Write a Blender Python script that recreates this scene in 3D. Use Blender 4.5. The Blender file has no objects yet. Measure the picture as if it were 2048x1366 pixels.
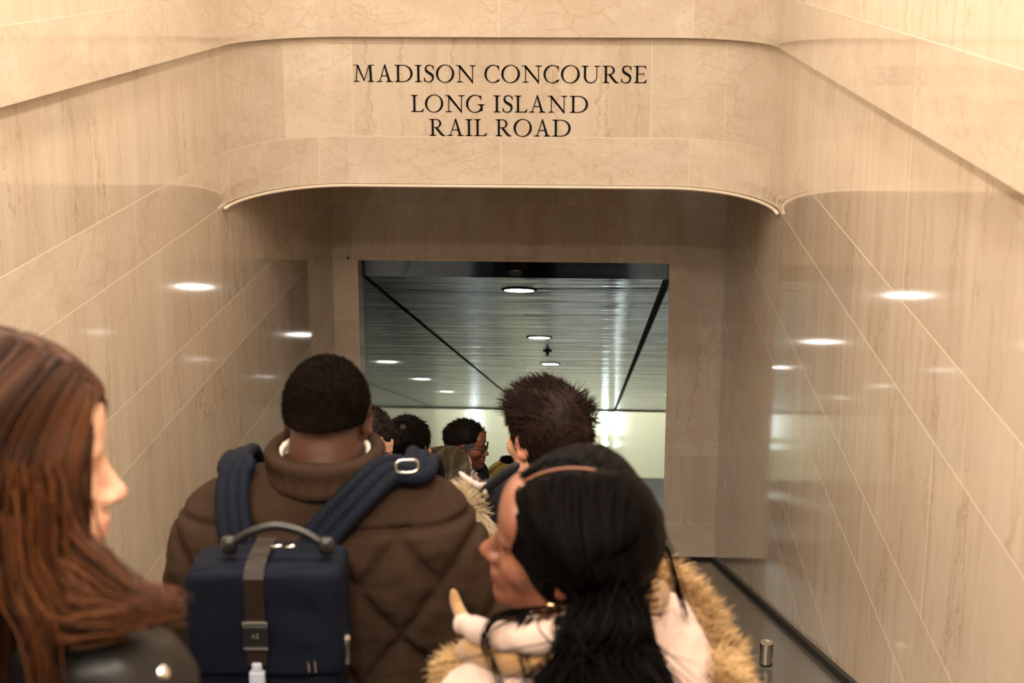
import bpy, math, random
import numpy as np
import openvdb as vdb
from mathutils import Matrix, Vector

# ------------------------------------------------------------------ camera, world, lights, exposure
SC = bpy.context.scene
COL = SC.collection
RNG = np.random.default_rng(7)
random.seed(7)
F = 3100.0                       # focal length in pixels of the 2048 px frame
PITCH, YAW = math.radians(14.5), math.radians(3.15)
EYE = 15.2                       # camera height above the hall floor at the foot of the escalator

cam_d = bpy.data.cameras.new('camera')
cam = bpy.data.objects.new('camera', cam_d); COL.objects.link(cam)
cam.location = (0, 0, EYE)
cam.rotation_euler = (math.pi / 2 - PITCH, 0, YAW)
cam_d.sensor_width = 36.0
cam_d.lens = 36.0 * F / 2048.0
cam_d.clip_start = 0.05
cam_d.dof.use_dof = True
cam_d.dof.focus_distance = 6.6
cam_d.dof.aperture_fstop = 5.4
SC.camera = cam

world = bpy.data.worlds.new('world'); SC.world = world
world.use_nodes = True
world.node_tree.nodes['Background'].inputs[0].default_value = (1.0, 0.80, 0.60, 1)
world.node_tree.nodes['Background'].inputs[1].default_value = 0.10

SC.view_settings.view_transform = 'Standard'
SC.view_settings.look = 'None'
SC.view_settings.gamma = 1.0
SC.view_settings.use_curve_mapping = False
SC.view_settings.exposure = 0.6
SC.cycles.max_bounces = 10
SC.cycles.use_denoising = True

def area_lamp(name, loc, size, power, color, rot=(0, 0, 0), size_y=None, spread=180):
    l = bpy.data.lights.new(name, 'AREA')
    l.shape = 'RECTANGLE' if size_y else 'DISK'
    l.size = size
    if size_y: l.size_y = size_y
    l.energy = power; l.color = color; l.spread = math.radians(spread)
    o = bpy.data.objects.new(name, l); COL.objects.link(o)
    o.location = (loc[0], loc[1], EYE + loc[2]); o.rotation_euler = rot
    return o

WARM = (1.0, 0.895, 0.76)
# warm recessed lamps in the ceiling over the escalator head
for lx, ly, lw in ((-0.45, -1.3, 110), (-1.2, 0.2, 62), (0.3, 0.2, 62), (-1.2, 3.4, 34), (0.3, 3.4, 34), (-1.1, 5.4, 26), (0.2, 5.4, 26)):
    area_lamp('ceiling_lamp', (lx, ly, 1.72), 0.45, lw, WARM)
# ceiling lamps of the hall at the foot of the escalator
HALLC = (1.0, 1.0, 0.86)
area_lamp('hall_lamp', (-0.5, 39.5, -9.3), 8.0, 680, HALLC, size_y=3.0)

# ------------------------------------------------------------------ helpers
def ray(px, py):
    x, y = (px - 1024) / F, -(py - 683) / F
    cp, sp = math.cos(PITCH), math.sin(PITCH)
    fy, fz = cp + y * sp, -sp + y * cp
    cy, sy = math.cos(YAW), math.sin(YAW)
    return np.array([x * cy - fy * sy, x * sy + fy * cy, fz])

def at(px, py, Y):
    """world point at distance Y down the hall that the pixel looks at (z relative to the eye)"""
    r = ray(px, py)
    return r * (Y / r[1])

def mesh_np(name, V, faces, mats, parent=None, smooth=False, mat_idx=None):
    """faces: list of arrays (n,k) or one array"""
    V = np.asarray(V, dtype=np.float64)
    if not isinstance(faces, (list, tuple)): faces = [faces]
    faces = [np.asarray(f, dtype=np.int32) for f in faces if len(f)]
    me = bpy.data.meshes.new(name)
    me.vertices.add(len(V)); me.vertices.foreach_set('co', V.astype(np.float32).ravel())
    nl = sum(f.size for f in faces); npoly = sum(len(f) for f in faces)
    me.loops.add(nl); me.polygons.add(npoly)
    me.loops.foreach_set('vertex_index', np.concatenate([f.ravel() for f in faces]))
    tot = np.concatenate([np.full(len(f), f.shape[1], np.int32) for f in faces])
    st = np.concatenate([[0], np.cumsum(tot)[:-1]]).astype(np.int32)
    me.polygons.foreach_set('loop_start', st)
    me.polygons.foreach_set('loop_total', tot)
    if mat_idx is not None: me.polygons.foreach_set('material_index', np.asarray(mat_idx, np.int32))
    me.polygons.foreach_set('use_smooth', np.full(npoly, smooth, bool))
    me.update(calc_edges=True); me.validate()
    o = bpy.data.objects.new(name, me); COL.objects.link(o)
    for m in (mats if isinstance(mats, (list, tuple)) else [mats]): me.materials.append(m)
    if parent: o.parent = parent
    return o

def colattr(o, name, vals):
    a = o.data.attributes.new(name, 'FLOAT_COLOR', 'POINT')
    v = np.ones((len(o.data.vertices), 4), np.float32); v[:, :3] = vals
    a.data.foreach_set('color', v.ravel())

class MB:
    """collects simple solids into one mesh"""
    def __init__(s): s.V = []; s.Q = []; s.P = []; s.n = 0
    def add(s, V, faces):
        for f in faces: s.P.append([i + s.n for i in f])
        s.V.extend([tuple(map(float, v)) for v in V]); s.n += len(V)
    def box(s, x0, x1, y0, y1, z0, z1, shear=0.0):
        """shear: z drops by shear per metre of y"""
        V = [(x, y, z - shear * y) for z in (z0, z1) for y in (y0, y1) for x in (x0, x1)]
        s.add(V, [(0, 2, 3, 1), (4, 5, 7, 6), (0, 1, 5, 4), (2, 6, 7, 3), (0, 4, 6, 2), (1, 3, 7, 5)])
    def tube(s, pts, r, n=12, cap=True):
        pts = [np.asarray(p, float) for p in pts]
        rs = r if isinstance(r, (list, tuple)) else [r] * len(pts)
        V = []; up = np.array([0.0, 0, 1])
        prev = None
        for i, p in enumerate(pts):
            t = pts[min(i + 1, len(pts) - 1)] - pts[max(i - 1, 0)]
            t = t / (np.linalg.norm(t) + 1e-12)
            if prev is None:
                a = np.cross(t, up)
                if np.linalg.norm(a) < 1e-3: a = np.cross(t, [1.0, 0, 0])
            else: a = prev - t * np.dot(prev, t)
            a /= np.linalg.norm(a); prev = a
            b = np.cross(t, a)
            for k in range(n):
                an = 2 * math.pi * k / n
                V.append(p + rs[i] * (a * math.cos(an) + b * math.sin(an)))
        fs = []
        for i in range(len(pts) - 1):
            for k in range(n):
                k2 = (k + 1) % n
                fs.append((i * n + k, i * n + k2, (i + 1) * n + k2, (i + 1) * n + k))
        if cap:
            fs.append(tuple(range(n - 1, -1, -1))); fs.append(tuple((len(pts) - 1) * n + k for k in range(n)))
        s.add(V, fs)
    def lathe(s, c, prof, n=32, axis='z', rot=None):
        """prof: list of (r, h); closed ends when r == 0"""
        V = []
        for r, h in prof:
            for k in range(n):
                a = 2 * math.pi * k / n
                p = np.array([r * math.cos(a), r * math.sin(a), h])
                if rot is not None: p = rot @ p
                V.append(p + np.asarray(c, float))
        fs = []
        for i in range(len(prof) - 1):
            for k in range(n):
                k2 = (k + 1) % n
                fs.append((i * n + k, i * n + k2, (i + 1) * n + k2, (i + 1) * n + k))
        fs.append(tuple(range(n - 1, -1, -1))); fs.append(tuple((len(prof) - 1) * n + k for k in range(n)))
        s.add(V, fs)
    def build(s, name, mat, parent=None, smooth=False, bevel=0.0):
        me = bpy.data.meshes.new(name); me.from_pydata(s.V, [], s.P); me.validate(); me.update()
        o = bpy.data.objects.new(name, me); COL.objects.link(o)
        me.materials.append(mat)
        if smooth:
            for p in me.polygons: p.use_smooth = True
        if parent: o.parent = parent
        if bevel:
            b = o.modifiers.new('bevel', 'BEVEL'); b.width = bevel; b.segments = 2; b.limit_method = 'ANGLE'
        return o

def tag(o, label=None, cat=None, group=None, kind=None):
    if label: o['label'] = label
    if cat: o['category'] = cat
    if group: o['group'] = group
    if kind: o['kind'] = kind
    return o

def empty(name, loc, rz=0.0):
    o = bpy.data.objects.new(name, None); COL.objects.link(o)
    o.location = (loc[0], loc[1], EYE + loc[2]); o.rotation_euler = (0, 0, rz)
    o.empty_display_size = 0.1
    return o

def lift(o): o.location.z += EYE; return o       # geometry written relative to the eye

# ------------------------------------------------------------------ materials
def srgb(r, g, b):
    f = lambda c: (c / 255 / 12.92) if c / 255 <= 0.04045 else ((c / 255 + 0.055) / 1.055) ** 2.4
    return (f(r), f(g), f(b))

class NT:
    def __init__(s, name):
        s.m = bpy.data.materials.new(name); s.m.use_nodes = True
        s.t = s.m.node_tree; s.t.nodes.clear()
        s.out = s.t.nodes.new('ShaderNodeOutputMaterial')
    def n(s, typ, ins=None, **props):
        nd = s.t.nodes.new(typ)
        for k, v in props.items(): setattr(nd, k, v)
        for k, v in (ins or {}).items():
            sock = nd.inputs[k]
            if isinstance(v, bpy.types.NodeSocket): s.t.links.new(v, sock)
            elif isinstance(v, (tuple, list)) and sock.type == 'RGBA': sock.default_value = (*v[:3], 1)
            else: sock.default_value = v
        return nd
    def math(s, op, a, b=0.0, c=0.0, clamp=False):
        return s.n('ShaderNodeMath', {0: a, 1: b, 2: c}, operation=op, use_clamp=clamp).outputs[0]
    def mix(s, f, a, b, blend='MIX'):
        nd = s.n('ShaderNodeMix', data_type='RGBA', blend_type=blend)
        for i, v in ((0, f), (6, a), (7, b)):
            if isinstance(v, bpy.types.NodeSocket): s.t.links.new(v, nd.inputs[i])
            elif i: nd.inputs[i].default_value = (*v[:3], 1)
            else: nd.inputs[i].default_value = v
        return nd.outputs[2]
    def ramp(s, f, stops):
        nd = s.n('ShaderNodeValToRGB', {0: f})
        el = nd.color_ramp.elements
        while len(el) < len(stops): el.new(0.5)
        for e, (p, c) in zip(el, stops):
            e.position = p; e.color = (*c[:3], 1) if isinstance(c, (tuple, list)) else (c, c, c, 1)
        return nd.outputs[0]
    def coords(s, scale=(1, 1, 1), src='Object', loc=(0, 0, 0)):
        tc = s.n('ShaderNodeTexCoord')
        mp = s.n('ShaderNodeMapping', {'Vector': tc.outputs[src], 'Scale': scale, 'Location': loc})
        return mp.outputs[0]
    def noise(s, vec, scale, detail=4, rough=0.5, dist=0.0):
        return s.n('ShaderNodeTexNoise', {'Vector': vec, 'Scale': scale, 'Detail': detail, 'Roughness': rough, 'Distortion': dist}).outputs[0]
    def bump(s, h, strength, dist=0.01):
        return s.n('ShaderNodeBump', {'Height': h, 'Strength': strength, 'Distance': dist}).outputs[0]
    def bsdf(s, **ins):
        b = s.n('ShaderNodeBsdfPrincipled', {k.replace('_', ' '): v for k, v in ins.items()})
        s.t.links.new(b.outputs[0], s.out.inputs[0])
        return s.m

def plain(name, color, rough=0.5, metal=0.0, spec=0.5, noise=0.0, nscale=60, bump=0.0):
    t = NT(name)
    kw = dict(Roughness=rough, Metallic=metal)
    kw['Specular_IOR_Level'] = spec
    c = color
    if noise or bump:
        nz = t.noise(t.coords(), nscale, 5, 0.6)
        if noise: c = t.mix(nz, tuple(x * (1 - noise) for x in color), tuple(min(1, x * (1 + noise)) for x in color))
        if bump: kw['Normal'] = t.bump(nz, bump, 0.004)
    return t.bsdf(Base_Color=c, **kw)

def emissive(name, color, strength):
    t = NT(name)
    e = t.n('ShaderNodeEmission', {'Color': color, 'Strength': strength})
    t.t.links.new(e.outputs[0], t.out.inputs[0])
    return t.m

def marble(name, c_lo, c_hi, vein, rough=0.07, coat_ior=1.5):
    """polished limestone: per slab shade ('slab'.r) and veining direction ('slab'.g)"""
    t = NT(name)
    at_ = t.n('ShaderNodeAttribute', attribute_name='slab')
    sep = t.n('ShaderNodeSeparateColor', {0: at_.outputs['Color']})
    rnd, grain, off = sep.outputs[0], sep.outputs[1], sep.outputs[2]
    tc = t.n('ShaderNodeTexCoord').outputs['Object']
    jump = t.n('ShaderNodeVectorMath', {0: tc, 1: t.n('ShaderNodeCombineXYZ', {0: t.math('MULTIPLY', off, 37.0), 1: t.math('MULTIPLY', off, 17.0), 2: t.math('MULTIPLY', off, 53.0)}).outputs[0]}, operation='ADD').outputs[0]
    vv = t.n('ShaderNodeMapping', {'Vector': jump, 'Scale': (1, 1, 0.13)}).outputs[0]
    vh = t.n('ShaderNodeMapping', {'Vector': jump, 'Scale': (0.8, 0.8, 1.7)}).outputs[0]
    vec = t.n('ShaderNodeMix', {0: grain}, data_type='VECTOR')
    t.t.links.new(vh, vec.inputs[4]); t.t.links.new(vv, vec.inputs[5])
    vec = vec.outputs[1]
    blot = t.noise(vec, 3.2, 8, 0.62, 0.6)
    streak = t.noise(vec, 17, 6, 0.6, 0.3)
    fine = t.noise(jump, 42, 6, 0.7, 1.0)
    wob = t.noise(jump, 7, 6, 0.65, 0.4)
    wv = t.n('ShaderNodeVectorMath', {0: vec, 1: t.n('ShaderNodeVectorMath', {0: t.n('ShaderNodeTexNoise', {'Vector': jump, 'Scale': 9.0, 'Detail': 8.0, 'Roughness': 0.78}).outputs[1], 3: 0.15}, operation='SCALE').outputs[0]}, operation='ADD').outputs[0]
    vor = t.n('ShaderNodeTexVoronoi', {'Vector': wv, 'Scale': 2.3}, feature='DISTANCE_TO_EDGE').outputs[0]
    vor2 = t.n('ShaderNodeTexVoronoi', {'Vector': wv, 'Scale': 6.5}, feature='DISTANCE_TO_EDGE').outputs[0]
    line = t.ramp(vor, [(0.0, 1.0), (0.005, 0.6), (0.016, 0.0)])
    patch = t.ramp(t.noise(jump, 1.6, 3, 0.5), [(0.42, 0.0), (0.62, 1.0)])
    line = t.math('MULTIPLY', line, patch)
    patch2 = t.ramp(t.noise(jump, 2.7, 3, 0.5), [(0.46, 0.0), (0.62, 1.0)])
    line = t.math('MAXIMUM', line, t.math('MULTIPLY', t.ramp(vor2, [(0.0, 1.0), (0.018, 0.45), (0.05, 0.0)]), patch2))
    base = t.mix(t.ramp(blot, [(0.32, 0.0), (0.7, 1.0)]), c_lo, c_hi)
    base = t.mix(t.math('MULTIPLY', t.ramp(streak, [(0.5, 0.0), (0.72, 1.0)]), t.math('MULTIPLY_ADD', grain, 0.35, 0.05)), base, vein)
    base = t.mix(t.math('MULTIPLY', t.ramp(fine, [(0.52, 0.0), (0.66, 1.0)]), t.math('MULTIPLY_ADD', grain, -0.22, 0.42)), base, vein)
    base = t.mix(t.math('MULTIPLY', t.ramp(wob, [(0.2, 1.0), (0.42, 0.0)]), 0.35), base, tuple(min(1, c * 1.12) for c in c_hi))
    base = t.mix(t.math('MULTIPLY', line, t.math('MULTIPLY_ADD', grain, 0.2, 0.35)), base, (vein[0] * 0.72, vein[1] * 0.62, vein[2] * 0.5))
    shade = t.math('MULTIPLY_ADD', rnd, 0.16, 0.90)
    base = t.mix(1.0, base, t.n('ShaderNodeCombineColor', {0: shade, 1: shade, 2: shade}).outputs[0], 'MULTIPLY')
    return t.bsdf(Base_Color=base, Roughness=rough, IOR=coat_ior)

M = {}
M['marble'] = marble('polished_marble', (0.665, 0.55, 0.43), (0.77, 0.67, 0.545), (0.55, 0.385, 0.225))
M['grout'] = plain('pale_grout', (0.76, 0.68, 0.56), 0.6)
M['lip'] = plain('pale_stone_edge', (0.78, 0.66, 0.52), 0.35)
M['letter'] = plain('black_letter_paint', (0.003, 0.003, 0.003), 0.8, spec=0.15)
M['gap'] = plain('black_shadow_gap', (0.008, 0.008, 0.007), 0.6)
M['ceiling'] = plain('white_plaster', (0.8, 0.72, 0.6), 0.7)
M['chrome'] = plain('brushed_steel', (0.62, 0.59, 0.55), 0.22, 1.0)
M['rubber'] = plain('black_rubber', (0.012, 0.012, 0.013), 0.4)
M['step'] = plain('ribbed_step_metal', (0.16, 0.16, 0.16), 0.45, 0.8, noise=0.3, nscale=300)
M['lamp'] = emissive('lamp_glow', (1.0, 0.97, 0.88), 26)
M['strip'] = emissive('white_strip_light', (0.86, 1.0, 1.0), 4.5)
M['hallwall'] = plain('pale_green_plaster', (0.62, 0.62, 0.485), 0.6, noise=0.06, nscale=2)
M['hallfloor'] = plain('hall_floor_stone', (0.05, 0.05, 0.05), 0.5, spec=0.2)

def deck_mat():
    t = NT('dark_deck_metal')
    nz = t.noise(t.coords((60, 1.2, 60)), 6, 5, 0.6)
    return t.bsdf(Base_Color=t.mix(nz, (0.085, 0.075, 0.062), (0.125, 0.11, 0.092)), Metallic=0.35, Roughness=t.math('MULTIPLY_ADD', nz, 0.12, 0.16))
M['deck'] = deck_mat()

def tunnel_metal():
    """polished grey ceiling sheets, slightly wavy from panel to panel"""
    t = NT('polished_ceiling_metal')
    w = t.noise(t.coords((0.6, 2.2, 0.1)), 1.0, 3, 0.55, 0.6)
    w2 = t.noise(t.coords((0.9, 6.0, 0.1), loc=(3, 1, 0)), 1.0, 2, 0.5, 0.4)
    hgt = t.math('MULTIPLY_ADD', w2, 0.25, w)
    tone = t.noise(t.coords((0.2, 2.2, 0.1), loc=(7, 2, 0)), 1.0, 2, 0.5)
    return t.bsdf(Base_Color=t.mix(tone, (0.115, 0.205, 0.36), (0.205, 0.295, 0.44)), Metallic=0.92, Roughness=0.11, Normal=t.bump(hgt, 0.26, 0.05))  # blue cast of reflected lights is put into the base colour
M['tmetal'] = tunnel_metal()

def tunnel_wall():
    t = NT('polished_grey_green_stone')
    n1 = t.noise(t.coords((1, 0.5, 2.0)), 1.6, 6, 0.6, 0.5)
    return t.bsdf(Base_Color=t.mix(n1, (0.13, 0.14, 0.125), (0.21, 0.22, 0.195)), Roughness=0.045, IOR=1.6)
M['twall'] = tunnel_wall()

# ------------------------------------------------------------------ the place: walls
XL, XR = -1.742, 0.84            # side walls
YF, YC, YB = 7.8, 7.06, 10.0     # sign wall, where its round corners leave the side walls, door frame
RC = 0.50                        # width of the round corners across the hall
SLOPE = 0.345
ROWS = [2.4, 0.52, 0.26, -0.235, -0.463, -0.957, -1.2, -1.67, -1.92, -2.41, -2.65, -3.13, -3.37, -3.86, -4.1, -4.6, -4.84, -5.3]
G = 0.0035                       # grout width

def path_left(u):                # u = distance down the hall; beyond YC it follows the round corner
    return u
class Slabs:
    """panels laid on a path; every slab its own quads, grout strips between"""
    def __init__(s): s.V = []; s.Q = []; s.mi = []; s.slab = []
    def strip(s, P, z0, z1, attr, mi):
        """P: list of (x, y) path points, z0 / z1 numbers"""
        b = len(s.V)
        for (x, y) in P:
            s.V.append((x, y, z0)); s.V.append((x, y, z1)); s.slab += [attr, attr]
        for i in range(len(P) - 1):
            s.Q.append((b + 2 * i, b + 2 * i + 2, b + 2 * i + 3, b + 2 * i + 1)); s.mi.append(mi)
    def lay(s, path, U, rows, breaks, grains, hgrout=True):
        """path(u) -> (x, y); U = (u0, u1); rows = [(ztop, zbot)], breaks[row] = list of u"""
        for ri, (zt, zb) in enumerate(rows):
            bs = sorted(b for b in (breaks[ri] if ri < len(breaks) else []) if U[0] < b < U[1])
            ed = [U[0]] + bs + [U[1]]
            for k in range(len(ed) - 1):
                a = ed[k] + (G / 2 if k else 0); c = ed[k + 1] - (G / 2 if k < len(ed) - 2 else 0)
                g = grains[ri] if ri < len(grains) else 1
                g = g(0.5 * (a + c)) if callable(g) else g
                attr = (RNG.random(), g, RNG.random())
                n = max(1, int(math.ceil((c - a) / 0.06)))
                P = [path(a + (c - a) * i / n) for i in range(n + 1)]
                s.strip(P, zb + G / 2, zt - G / 2, attr, 0)
                if k: s.strip([path(ed[k] - G / 2), path(ed[k] + G / 2)], zb, zt, (0.5, 0, 0), 1)
            n = max(1, int(math.ceil((U[1] - U[0]) / 0.06)))
            P = [path(U[0] + (U[1] - U[0]) * i / n) for i in range(n + 1)]
            s.strip(P, zt - G / 2, zt + G / 2, (0.5, 0, 0), 1)
    def build(s, name, flip=False):
        Q = np.array(s.Q)
        if flip: Q = Q[:, ::-1]
        o = mesh_np(name, s.V, Q, [M['marble'], M['grout']], mat_idx=s.mi, smooth=False)
        colattr(o, 'slab', np.array(s.slab))
        o['kind'] = 'structure'
        return lift(o)

BAND = 0.04                      # the top band stands proud of the wall below it
rows_all = list(zip(ROWS[:-1], ROWS[1:]))
top_rows = [r for r in rows_all if r[1] >= -0.47]
mid_rows = [r for r in rows_all if -0.47 > r[1] >= -1.21]
low_rows = [r for r in rows_all if r[1] < -1.21]
Y0 = -2.6

def side_path(x): return lambda u: (x, u)
W = Slabs()
px_l = lambda px: -XL * F / (1195 - px)
W.lay(side_path(XL + BAND), (Y0, YC), top_rows, [[0.4, 2.0, 3.6, 5.2], [1.0, 2.9, 4.5, 6.1], [0.5, 2.2, 3.8, 5.45], [1.1, 2.7, 4.3, 5.63]], [0, 0, 1, 0])
W.lay(side_path(XL), (Y0, YC), mid_rows, [[0.8, 2.3, 3.77, 5.27, 6.77], [-0.8, 0.9, 2.5, 4.1, 5.71]], [1, 0])
W.lay(side_path(XL), (Y0, YB), low_rows, [[0.6, 2.2, 3.8, 5.4, 6.98, 8.6], [1.4, 3.66, 5.93, 8.2], [0.4, 2.6, 4.9, 7.17, 9.43], [1.6, 3.9, 6.16, 8.4],
      [2.0, 4.2, 6.6, 8.9], [3.1, 5.3, 7.5], [2, 5, 8], [3, 6, 9], [4, 7], [5, 8]], [1, 1, 1, 0, 1, 1, 1, 1, 1, 1])
# underside of the proud band
W.strip([(XL + BAND, Y0), (XL + BAND, YC)], -0.463, -0.463, (0.5, 0, 0), 0)
wl = W.build('wall_left')
W = Slabs()
W.lay(side_path(XR - BAND), (Y0, YC), top_rows, [[0.9, 2.5, 4.0, 5.7], [0.4, 1.9, 3.6, 5.3], [1.2, 2.8, 4.5, 6.2], [0.7, 2.4, 4.0, 5.9]], [0, 0, 1, 0])
W.lay(side_path(XR), (Y0, YC), mid_rows, [[-0.6, 1.1, 2.6, 4.2, 5.8], [0.2, 1.8, 3.4, 5.0, 6.6]], [1, 1])
W.lay(side_path(XR), (Y0, YB), low_rows, [[0.3, 2.0, 3.7, 5.1, 8.2], [1.1, 2.9, 4.6, 7.4], [0.4, 2.2, 4.0, 6.3, 8.9], [1.6, 3.1, 4.8, 7.9],
      [2.0, 4.2, 6.6, 8.9], [3.1, 5.3, 7.5], [2, 5, 8], [3, 6, 9], [4, 7], [5, 8]], [1] * 10)
wr = W.build('wall_right', flip=True)

def front_path(off=0.0):
    """left round corner, flat sign front, right round corner; off = how far it stands proud"""
    q = 0.5 * (RC + YF - YC) * math.pi / 2
    xl, xr = XL + RC, XR - RC
    flat = xr - xl
    r, ry = RC - off, YF - YC - off
    def f(u):
        if u < q:
            a = u / q * math.pi / 2
            return (xl - r * math.cos(a), YC + ry * math.sin(a))
        if u > q + flat:
            a = (u - q - flat) / q * math.pi / 2
            return (xr + r * math.sin(a), YC + ry * math.cos(a))
        return (xl + (u - q), YF - off)
    return f, q, flat
fp, Q0, FLAT = front_path()
fpb, _, _ = front_path(BAND)
ux = lambda px: Q0 + ((px - 1195) / F * YF - (XL + RC))
UTOT = 2 * Q0 + FLAT
W = Slabs()
W.lay(fpb, (0, UTOT), top_rows, [[1.0, 2.2], [0.5, 1.5, 2.6], [0.8, 2.0], [ux(617), ux(1000), ux(1395)]], [0, 0, 0, 0])
W.lay(fp, (0, UTOT), mid_rows, [[0.06, ux(528) + 0.03, ux(705), ux(1300), ux(1478), UTOT - 0.08], [0.12, ux(620), ux(1002), ux(1390), UTOT - 0.22]],
      [lambda u: 1.0 if ux(705) < u < ux(1300) or u > UTOT - 0.08 else 0.0, 0])
n = 60
# underside of the proud band along the front and both sides
b = len(W.V)
for i in range(n + 1):
    u = UTOT * i / n
    a, c = fpb(u), fp(u)
    W.V += [(a[0], a[1], -0.463), (c[0], c[1], -0.463)]; W.slab += [(0.4, 0, 0.3)] * 2
for i in range(n): W.Q.append((b + 2 * i, b + 2 * i + 1, b + 2 * i + 3, b + 2 * i + 2)); W.mi.append(0)
wf = W.build('wall_front')

# soffit of the sign wall and its rounded pale lip
mb = MB()
us = [UTOT * i / n for i in range(n + 1)]
V = []
for u in us:
    x, y = fp(u); V += [(x, y, -1.203), (x, YB + 0.02, -1.203)]
mb.add(V, [(2 * i, 2 * i + 1, 2 * i + 3, 2 * i + 2) for i in range(n)])
sof = lift(mb.build('ceiling_soffit', M['marble'])); sof['kind'] = 'structure'
mb = MB()
fpl, _, _ = front_path(0.014)
mb.tube([(*fpl(u), -1.207) for u in us], 0.0085, 8)
lip = lift(mb.build('trim_1', M['lip'], smooth=True)); lip['kind'] = 'structure'

# door frame wall: jambs and head round the opening
OX0, OX1, OZ = -1.574, 0.484, -2.05
W = Slabs()
def frame_path(x0): return lambda u: (u, YB)
hx = lambda px: (px - 1195) / F * YB
W.lay(frame_path(0), (XL, XR), [(-1.2, -1.67)], [[hx(760), hx(1120), hx(1352)]], [1])
W.lay(frame_path(0), (XL, hx(697)), [(-1.67, OZ)], [[]], [0])
W.lay(frame_path(0), (hx(697), hx(1352)), [(-1.67, OZ)], [[]], [1])
W.lay(frame_path(0), (hx(1352), XR), [(-1.67, OZ)], [[]], [0])
jr = [(OZ, -2.456), (-2.456, -3.13), (-3.13, -3.37), (-3.37, -3.86), (-3.86, -4.6), (-4.6, -5.6)]
W.lay(frame_path(0), (XL, OX0), jr, [[]] * 6, [0, 0, 0, 0, 0, 0])
W.lay(frame_path(0), (OX1, XR), jr, [[]] * 6, [0, 1, 0, 1, 0, 0])
for x in (hx(697), hx(1352)): W.strip([(x - G / 2, YB - 0.0005), (x + G / 2, YB - 0.0005)], OZ, -1.67, (0.5, 0, 0), 1)
# returns of the opening
W.strip([(OX0, YB), (OX0, YB + 0.2)], -6.0, OZ, (0.5, 0, 0.2), 0)
W.strip([(OX1, YB), (OX1, YB + 0.2)], -6.0, OZ, (0.5, 0, 0.2), 0)
wfr = W.build('wall_door_frame')

# upper room: ceiling, back
mb = MB(); mb.box(XL - 0.1, XR + 0.1, Y0, YF + 0.1, 1.8, 1.9)
o = lift(mb.build('ceiling', M['ceiling'])); o['kind'] = 'structure'

# ------------------------------------------------------------------ tunnel
TC = 1.329                        # ceiling plane z = TC - SLOPE * y
YT0, YT1 = 10.2, 34.0
mb = MB()
mb.box(OX0 + 0.022, OX1 - 0.028, YT0, YT1, TC, TC + 0.05, SLOPE)
o = lift(mb.build('ceiling_tunnel', M['tmetal'])); o['kind'] = 'structure'
mb = MB()
mb.box(OX0, OX1, YT0 + 0.02, YT1, TC + 0.006, TC + 0.10, SLOPE)
o = lift(mb.build('ceiling_tunnel_back', M['gap'])); o['kind'] = 'structure'
mb = MB()
mb.box(OX0, OX1, YT0 - 0.03, YT0, TC - SLOPE * YT0 - 0.002, OZ + 0.05)
M['fascia'] = plain('dark_mirror_steel', (0.17, 0.21, 0.26), 0.08, 1.0)
o = lift(mb.build('trim_2', M['fascia'])); o['kind'] = 'structure'
for nm, x, s in (('wall_tunnel_left', OX0, -1), ('wall_tunnel_right', OX1, 1)):
    mb = MB()
    mb.box(min(x, x + s * 0.1), max(x, x + s * 0.1), YB + 0.2, YT1, -4.2 , 1.5, SLOPE)
    o = lift(mb.build(nm, M['twall'])); o['kind'] = 'structure'

# hall at the foot
ZH = -15.2
mb = MB(); mb.box(-7, 7, 38.6, 43.4, ZH - 0.1, ZH); o = lift(mb.build('floor', M['hallfloor'])); o['kind'] = 'structure'
mb = MB(); mb.box(-7, 7, 43.0, 43.2, ZH, -9.0); o = lift(mb.build('wall_back', M['hallwall'])); o['kind'] = 'structure'
mb = MB(); mb.box(-7, 7, YT1, 43.2, -9.1, -9.0); o = lift(mb.build('ceiling_hall', M['ceiling'])); o['kind'] = 'structure'
mb = MB(); mb.box(-7, OX0 - 0.1, YT1 - 0.1, YT1, ZH, -9.0); mb.box(OX1 + 0.1, 7, YT1 - 0.1, YT1, ZH, -9.0); mb.box(OX0 - 0.1, OX1 + 0.1, YT1 - 0.1, YT1, TC - SLOPE * YT1, -9.0)
o = lift(mb.build('wall_hall_front', M['hallwall'])); o['kind'] = 'structure'

# ------------------------------------------------------------------ escalator
def step_z(y): return -1.6 - 0.138 * round((y - 0.1) / 0.4)
DECK = -0.78; DS = 0.335
EX0, EX1 = -1.12, 0.31
esc = tag(empty('escalator', (0, 0, 0)), 'escalator running down between the marble walls under the standing crowd', 'escalator')
def rel(o): o.location = (0, 0, 0); return o
mb = MB()
for i in range(-3, 98):
    y = i * 0.4; z = -1.6 - 0.138 * i
    mb.box(EX0 + 0.02, EX1 - 0.02, y - 0.2, y + 0.2, z - 0.5, z)
mb.build('steps', M['step'], esc)['kind'] = 'stuff'
for x0, x1 in ((EX0 - 0.04, EX0), (EX1, EX1 + 0.04)):
    mb = MB(); mb.box(x0, x1, -1.4, 38.6, DECK - 1.3, DECK - 0.02, DS); mb.build('balustrade', M['deck'], esc)
for x0, x1 in ((EX0 - 0.08, EX0 + 0.0), (EX1, EX1 + 0.08)):
    mb = MB(); mb.box(x0, x1, -1.4, 38.6, DECK - 0.02, DECK + 0.045, DS); mb.build('handrail', M['rubber'], esc, bevel=0.018)
for x0, x1 in ((XL, EX0 - 0.04), (EX1 + 0.04, XR)):
    mb = MB(); mb.box(x0, x1, -1.4, YB + 0.18, DECK - 0.06, DECK, DS); mb.build('deck', M['deck'], esc)
for x0, x1 in ((OX0, EX0 - 0.04), (EX1 + 0.04, OX1)):
    mb = MB(); mb.box(x0, x1, YB + 0.18, 38.6, DECK - 0.06, DECK, DS); mb.build('deck', M['deck'], esc)
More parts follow.
